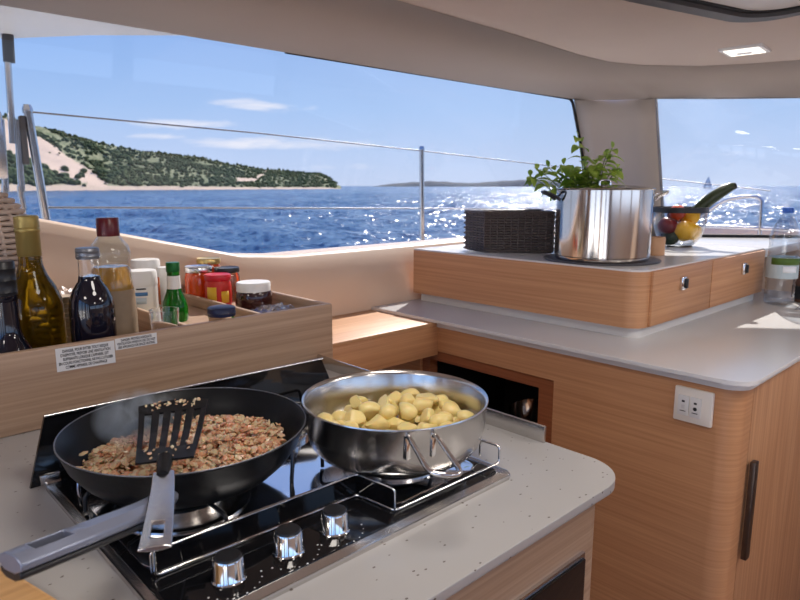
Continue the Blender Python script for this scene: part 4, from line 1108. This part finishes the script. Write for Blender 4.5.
def slope(scale, sy, k, detail=2):
    mp = N(nt, 'ShaderNodeMapping'); mp.inputs['Scale'].default_value = (scale, scale*sy, scale); mp.inputs['Rotation'].default_value = (0, 0, -.58)
    nt.links.new(g_.outputs['Position'], mp.inputs['Vector'])
    n_ = N(nt, 'ShaderNodeTexNoise'); setin(n_, Scale=1, Detail=detail, Roughness=.55); nt.links.new(mp.outputs[0], n_.inputs['Vector'])
    sb_ = N(nt, 'ShaderNodeVectorMath', operation='SUBTRACT'); nt.links.new(n_.outputs['Color'], sb_.inputs[0]); sb_.inputs[1].default_value = (.5, .5, .5)
    ml_ = N(nt, 'ShaderNodeVectorMath', operation='MULTIPLY'); nt.links.new(sb_.outputs[0], ml_.inputs[0]); ml_.inputs[1].default_value = (k, k, 0)
    return ml_.outputs[0]
def vadd(a_, b_):
    q_ = N(nt, 'ShaderNodeVectorMath', operation='ADD'); nt.links.new(a_, q_.inputs[0]); nt.links.new(b_, q_.inputs[1]); return q_.outputs[0]
nv_ = vadd(vadd(g_.outputs['Normal'], slope(.8, .6, .9)), slope(3.6, .7, 1.9))
nn_ = N(nt, 'ShaderNodeVectorMath', operation='NORMALIZE'); nt.links.new(nv_, nn_.inputs[0])
nt.links.new(nn_.outputs[0], b.inputs['Normal']); nt.links.new(b.outputs[0], out.inputs[0])
YAW = math.radians(46.7)
V = []; Fc = []; rad = []; d_ = 7.0
while d_ < 2500: rad.append(d_); d_ *= 1.011 if d_ < 200 else 1.03
rad += [5000, 12000, 24000]
NA = 620
for d_ in rad:
    for k in range(NA+1):
        a_ = YAW+math.radians(48)-math.radians(104)*k/NA
        x, y = math.cos(a_)*d_, math.sin(a_)*d_
        h = 0
        if d_ < 1200:
            u1, u2 = x*.83+y*.55, -x*.55+y*.83     # across and along the crests
            am = min(1, (1200-d_)/800)
            h = noise.noise(Vector((u1*.16, u2*.09, 3)))*.42
            if d_ < 500: h += (.30-abs(noise.noise(Vector((u1*.42, u2*.25, 7))))*1.0)*.34
            if d_ < 200: h += noise.noise(Vector((u1*1.2, u2*.8, 11)))*.10
            h *= am
        V.append((x, y, h))
for j in range(len(rad)-1):
    for k in range(NA): q = j*(NA+1)+k; Fc.append((q, q+1, q+NA+2, q+NA+1))
seao = mk('sea', V, Fc, m, None, (0, 0, SEA), smooth=True)
tag(seao, 'choppy blue sea', 'sea', kind='structure')

F_ = 640.; YAW = math.radians(46.7)
def az(px): return YAW-math.atan((px-400)/650.)
def tan_el(py, px): return (186-py)/650./math.sqrt(1+((px-400)/650.)**2)
def interp(tab, x):
    if x <= tab[0][0]: return tab[0][1]
    for (a, va), (b_, vb_) in zip(tab, tab[1:]):
        if x <= b_: return va+(vb_-va)*(x-a)/(b_-a)
    return tab[-1][1]
# land material with vertex colours for bare scree, shore and scrub
lm, nt, out = newmat('scrubland')
b = N(nt, 'ShaderNodeBsdfPrincipled'); b.inputs['Roughness'].default_value = .95; b.inputs['Specular IOR Level'].default_value = .1
at = N(nt, 'ShaderNodeAttribute'); at.attribute_name = 'ground'
g_ = N(nt, 'ShaderNodeNewGeometry')
n_ = N(nt, 'ShaderNodeTexNoise'); setin(n_, Scale=.35, Detail=5, Roughness=.7); nt.links.new(g_.outputs['Position'], n_.inputs['Vector'])
r = N(nt, 'ShaderNodeValToRGB'); r.color_ramp.elements[0].position = .40; r.color_ramp.elements[0].color = srgb(84, 98, 68); r.color_ramp.elements[1].position = .62; r.color_ramp.elements[1].color = srgb(158, 156, 122)
nt.links.new(n_.outputs[0], r.inputs[0])
mx = N(nt, 'ShaderNodeMix', data_type='RGBA'); mx.inputs[7].default_value = srgb(206, 182, 160)
nt.links.new(at.outputs['Fac'], mx.inputs[0]); nt.links.new(r.outputs[0], mx.inputs[6]); nt.links.new(mx.outputs[2], b.inputs['Base Color'])
nt.links.new(b.outputs[0], out.inputs[0])
bushm = pbr('bush_foliage', srgb(86, 102, 66), .9, spec=.1, var=.5, vscale=.5)
ridge = [(-260, 96), (-120, 100), (0, 116), (16, 120), (40, 126), (84, 137), (120, 148), (160, 153), (200, 158), (240, 166), (264, 169), (290, 171), (320, 173), (330, 178), (337, 184.5), (341, 186)]
def shore_d(px): return interp([(-260, 300), (0, 340), (200, 420), (345, 520)], px)
def scree(px, s):
    # bare slope running down to the right at the left end, a thin track, and the shore
    v = 0
    top = interp([(-60, 1.0), (16, .93), (40, .78), (60, .62), (80, .42), (100, .26), (110, .1)], px); bot = interp([(-60, .7), (0, .55), (30, .40), (50, .22), (75, .12), (100, .04)], px)
    if px < 108 and bot < s < top: v = 1
    if s < .075: v = max(v, .85)
    if 235 < px < 268 and abs(s-interp([(235, .28), (255, .38), (262, .62), (268, .95)], px)) < .09: v = .9
    return v
nx, ns = 300, 46
V = []; Fc = []; grd = []; bushes = []
rnd = random.Random(5)
for i in range(nx+1):
    px = -260+(341+260)*i/nx; a = az(px); D = shore_d(px); H_ = tan_el(interp(ridge, px), px)
    for j in range(ns+1):
        s = j/ns
        if s <= .8:
            q = s/.8; dist = D*(1+.45*q); prof = q**.85
            hh = (H_*dist-SEA*0)*prof + (2.35*prof)
            hh = max(hh, .0)
        else:
            q = (s-.8)/.2; dist = D*(1.45+.35*q); hh = (H_*D*1.45+2.35)*(1-q)**1.2*.98; q = 1
        p = Vector((math.cos(a)*dist, math.sin(a)*dist, 0))
        hh += (noise.noise(p*.03)*3+noise.noise(p*.12)*1.0)*min(1, q*2)*(min(1, H_*14))*(1 if s < .8 else 0)
        V.append((p.x, p.y, hh-.15 if j == 0 else hh)); grd.append(scree(px, min(1, s/.8)))
for i in range(nx):
    for j in range(ns): a = i*(ns+1)+j; Fc.append((a, a+ns+1, a+ns+2, a+1))
hill = mk('coastal_hill', V, Fc, lm, None, (0, 0, SEA), smooth=True)
at_ = hill.data.attributes.new('ground', 'FLOAT', 'POINT')
at_.data.foreach_set('value', grd)
tag(hill, 'scrub covered headland sloping down to the sea on the left', 'hill', kind='structure')
# scrub: countless bushes as one object
bv = []; bf = []
ico = bmesh.new(); bmesh.ops.create_icosphere(ico, subdivisions=1, radius=1); iv = [v.co.copy() for v in ico.verts]; ifc = [tuple(v.index for v in f.verts) for f in ico.faces]; ico.free()
cnt = 0
while cnt < 5200:
    i = rnd.randrange(nx//4, nx-2); j = rnd.randrange(2, int(ns*.84)); px = -260+601*i/nx; s = min(1, (j/ns)/.8)
    gsc = scree(px, s)
    if gsc > .5 and rnd.random() < .97: continue
    p = Vector(V[i*(ns+1)+j]); nz = noise.noise(p*.04)
    if rnd.random() > .55+nz*.9: continue
    R0 = rnd.uniform(.7, 1.7)*(1.5 if (px < 110 and s < .3) else 1)
    p += Vector((rnd.uniform(-2, 2), rnd.uniform(-2, 2), R0*.3)); o = len(bv)
    for v in iv:
        k = rnd.uniform(.75, 1.2); bv.append((p.x+v.x*R0*k, p.y+v.y*R0*k, p.z+v.z*R0*.85*k))
    bf += [tuple(o+q for q in f) for f in ifc]; cnt += 1
bu = mk('hillside_bushes', bv, bf, bushm, None, (0, 0, SEA), smooth=True)
tag(bu, 'dark green bushes scattered over the headland', 'bushes', kind='stuff')
# far islands
def island(name, tab, D, mat, label):
    v = []; f = []; n = 90; x0, x1 = tab[0][0], tab[-1][0]
    for i in range(n+1):
        px = x0+(x1-x0)*i/n; a = az(px); H_ = max(0, tan_el(interp(tab, px), px)*(1+.12*noise.noise(Vector((px*.12, D, 0)))))
        hh = H_*D*1.04+2.35*min(1, H_*200)
        for k, (dd, kk) in enumerate(((1, 0), (1.01, .6), (1.04, 1), (1.12, .6), (1.2, 0))):
            v.append((math.cos(a)*D*dd, math.sin(a)*D*dd, hh*kk-.2))
    for i in range(n):
        for k in range(4): a = i*5+k; f.append((a, a+5, a+6, a+1))
    o = mk(name, v, f, mat, None, (0, 0, SEA), smooth=True); tag(o, label, 'island', kind='structure'); return o
farm = pbr('distant_land', srgb(112, 116, 118), .95, spec=.1, var=.25, vscale=.004)
island('island', [(370, 186), (392, 183.5), (430, 181), (470, 183), (500, 181), (530, 179.5), (560, 180), (600, 181), (640, 184), (660, 186)], 2600, farm, 'low dark island on the horizon behind the stanchion and stockpot')
# sailboat
sb = thing('sailboat', (0, 0, SEA), 'tiny white sailboat on the horizon through the windscreen', 'boat')
a = az(708); D = 700; sb.location = (math.cos(a)*D, math.sin(a)*D, SEA); sb.rotation_euler = (0, 0, a+1.2); sb.scale = (.8, .8, .85)
sail = pbr('sail_cloth', srgb(235, 232, 236), .8)
mk('hull', [(-6, 0, 1.1), (6.5, 0, 1.5), (0, 1.7, 1.2), (0, -1.7, 1.2), (-5, 0, -.2), (5, 0, -.2)], [(0, 3, 1, 2), (0, 2, 4), (2, 5, 4), (2, 1, 5), (0, 4, 3), (3, 4, 5), (3, 5, 1)], M['deck'], sb)
tube('mast', [(.5, 0, 1), (.5, 0, 14)], .12, M['tube'], sb, 6)
for nm, tri in (('mainsail', [(.3, 0, 2.2), (-5, .5, 2.4), (.3, 0, 13.6)]), ('jib', [(.8, 0, 13), (6.2, 0, 1.7), (1.2, -.6, 2.4)])):
    o = mk(nm, tri, [(0, 1, 2)], sail, sb); s = o.modifiers.new('t', 'SOLIDIFY'); s.thickness = .05

# ------------------------------------------------------------------ world sky with thin clouds
W = bpy.data.worlds.new('sky'); S.world = W; W.use_nodes = True
nt = W.node_tree; nt.nodes.clear()
out = N(nt, 'ShaderNodeOutputWorld'); bg = N(nt, 'ShaderNodeBackground')
tc = N(nt, 'ShaderNodeTexCoord'); sx = N(nt, 'ShaderNodeSeparateXYZ'); nt.links.new(tc.outputs['Generated'], sx.inputs[0])
def mth(op, a=None, b_=None, c=None):
    n_ = N(nt, 'ShaderNodeMath', operation=op)
    for k, v in enumerate((a, b_, c)):
        if v is None: continue
        if hasattr(v, 'links') or hasattr(v, 'is_linked'): nt.links.new(v, n_.inputs[k])
        else: n_.inputs[k].default_value = v
    return n_.outputs[0]
az_ = mth('ARCTAN2', sx.outputs[1], sx.outputs[0]); el_ = mth('ARCSINE', sx.outputs[2])
ramp = N(nt, 'ShaderNodeValToRGB'); e = ramp.color_ramp.elements
e[0].position = 0.0; e[0].color = srgb(200, 214, 240)
e[1].position = 1.0; e[1].color = srgb(70, 120, 205)
for p, c in ((.06, srgb(190, 210, 242)), (.18, srgb(162, 196, 240)), (.36, srgb(128, 172, 232)), (.6, srgb(96, 146, 222))):
    q = e.new(p); q.color = c
nt.links.new(mth('MULTIPLY', el_, 1.6), ramp.inputs[0])
# haze is warmer and brighter towards the sun
SUN_AZ = math.radians(29.5); SUN_EL = math.radians(39)
dv = N(nt, 'ShaderNodeVectorMath', operation='DOT_PRODUCT'); nt.links.new(tc.outputs['Generated'], dv.inputs[0])
dv.inputs[1].default_value = (math.cos(SUN_AZ)*math.cos(SUN_EL), math.sin(SUN_AZ)*math.cos(SUN_EL), math.sin(SUN_EL))
gl = mth('POWER', mth('MAXIMUM', dv.outputs['Value'], 0), 5)
mg = N(nt, 'ShaderNodeMix', data_type='RGBA'); nt.links.new(mth('MULTIPLY', gl, .55), mg.inputs[0]); nt.links.new(ramp.outputs[0], mg.inputs[6]); mg.inputs[7].default_value = srgb(216, 228, 248)
# clouds
mp = N(nt, 'ShaderNodeCombineXYZ'); nt.links.new(mth('MULTIPLY', az_, 9), mp.inputs[0]); nt.links.new(mth('MULTIPLY', el_, 46), mp.inputs[1])
cn = N(nt, 'ShaderNodeTexNoise'); setin(cn, Scale=1.1, Detail=7, Roughness=.62, Distortion=.35); nt.links.new(mp.outputs[0], cn.inputs['Vector'])
tot = None
for (px, py, wx, wy, st_) in ((195, 126, 74, 6, .85), (262, 108, 56, 6, 1.0), (275, 146, 95, 8, 1.0), (160, 138, 38, 4, .7), (470, 168, 120, 10, .45), (405, 95, 14, 5, .2), (730, 150, 70, 14, .35), (720, 185, 200, 9, .5), (-180, 150, 150, 30, .6), (330, 168, 120, 8, .35)):
    a0 = az(px); e0 = math.atan(tan_el(py, px)); sa = wx/650./(1+((px-400)/650)**2); se = wy/650.
    dx = mth('DIVIDE', mth('SUBTRACT', az_, a0), sa); dy = mth('DIVIDE', mth('SUBTRACT', el_, e0), se)
    r2 = mth('ADD', mth('MULTIPLY', dx, dx), mth('MULTIPLY', dy, dy))
    f = mth('MULTIPLY', mth('EXPONENT', mth('MULTIPLY', r2, -.9)), st_)
    tot = f if tot is None else mth('MAXIMUM', tot, f)
cl = N(nt, 'ShaderNodeClamp'); 
nt.links.new(mth('MULTIPLY', mth('SUBTRACT', mth('ADD', mth('MULTIPLY', tot, .62), mth('MULTIPLY', cn.outputs[0], 1.35)), .98), 2.6), cl.inputs[0])
mc = N(nt, 'ShaderNodeMix', data_type='RGBA'); nt.links.new(cl.outputs[0], mc.inputs[0]); nt.links.new(mg.outputs[2], mc.inputs[6]); mc.inputs[7].default_value = srgb(236, 238, 248)
nt.links.new(mc.outputs[2], bg.inputs[0]); bg.inputs[1].default_value = 2.35
nt.links.new(bg.outputs[0], out.inputs[0])

# ------------------------------------------------------------------ lights
sun = bpy.data.lights.new('sun', 'SUN'); sun.energy = 15; sun.angle = math.radians(.6); sun.color = (1, .93, .84)
so_ = bpy.data.objects.new('sun', sun); link(so_)
sd_ = Vector((math.cos(SUN_AZ)*math.cos(SUN_EL), math.sin(SUN_AZ)*math.cos(SUN_EL), math.sin(SUN_EL)))
so_.rotation_euler = sd_.to_track_quat('Z', 'Y').to_euler(); so_.location = sd_*5
# unseen fill lights added to brighten the cabin; only the last backs the ceiling light
for (x, y, e_) in ((.45, .35, 3.5), (1.25, -.2, 5), (-.6, .4, 3.2), (.3, -1.2, 5), (1.9, -.6, 5), (2.274, .81, .6)):
    l = bpy.data.lights.new('fill_and_led_area', 'AREA'); l.shape = 'DISK'; l.size = .12 if e_ < 1 else .32; l.energy = e_; l.color = (1, .93, .86)
    lo = bpy.data.objects.new('fill_and_led_light', l); link(lo); lo.location = (x, y, ROOF-.02)

# ------------------------------------------------------------------ camera
cam = bpy.data.cameras.new('camera'); cam.sensor_width = 36; cam.lens = 36*640/800; cam.clip_start = .02; cam.clip_end = 30000
co = bpy.data.objects.new('camera', cam); link(co); S.camera = co
ph = math.atan(114/640)
fw = Vector((math.cos(YAW)*math.cos(ph), math.sin(YAW)*math.cos(ph), -math.sin(ph)))
co.rotation_euler = fw.to_track_quat('-Z', 'Y').to_euler(); co.location = (0, 0, 0)
cam.dof.use_dof = True; cam.dof.focus_distance = 1.0; cam.dof.aperture_fstop = 11

# raise everything so that the floor is at zero
for o in list(S.objects):
    if o.parent is None: o.location.z += EYE
S.view_settings.view_transform = 'Standard'; S.view_settings.look = 'None'; S.view_settings.gamma = 1; S.view_settings.use_curve_mapping = False
S.view_settings.exposure = 0
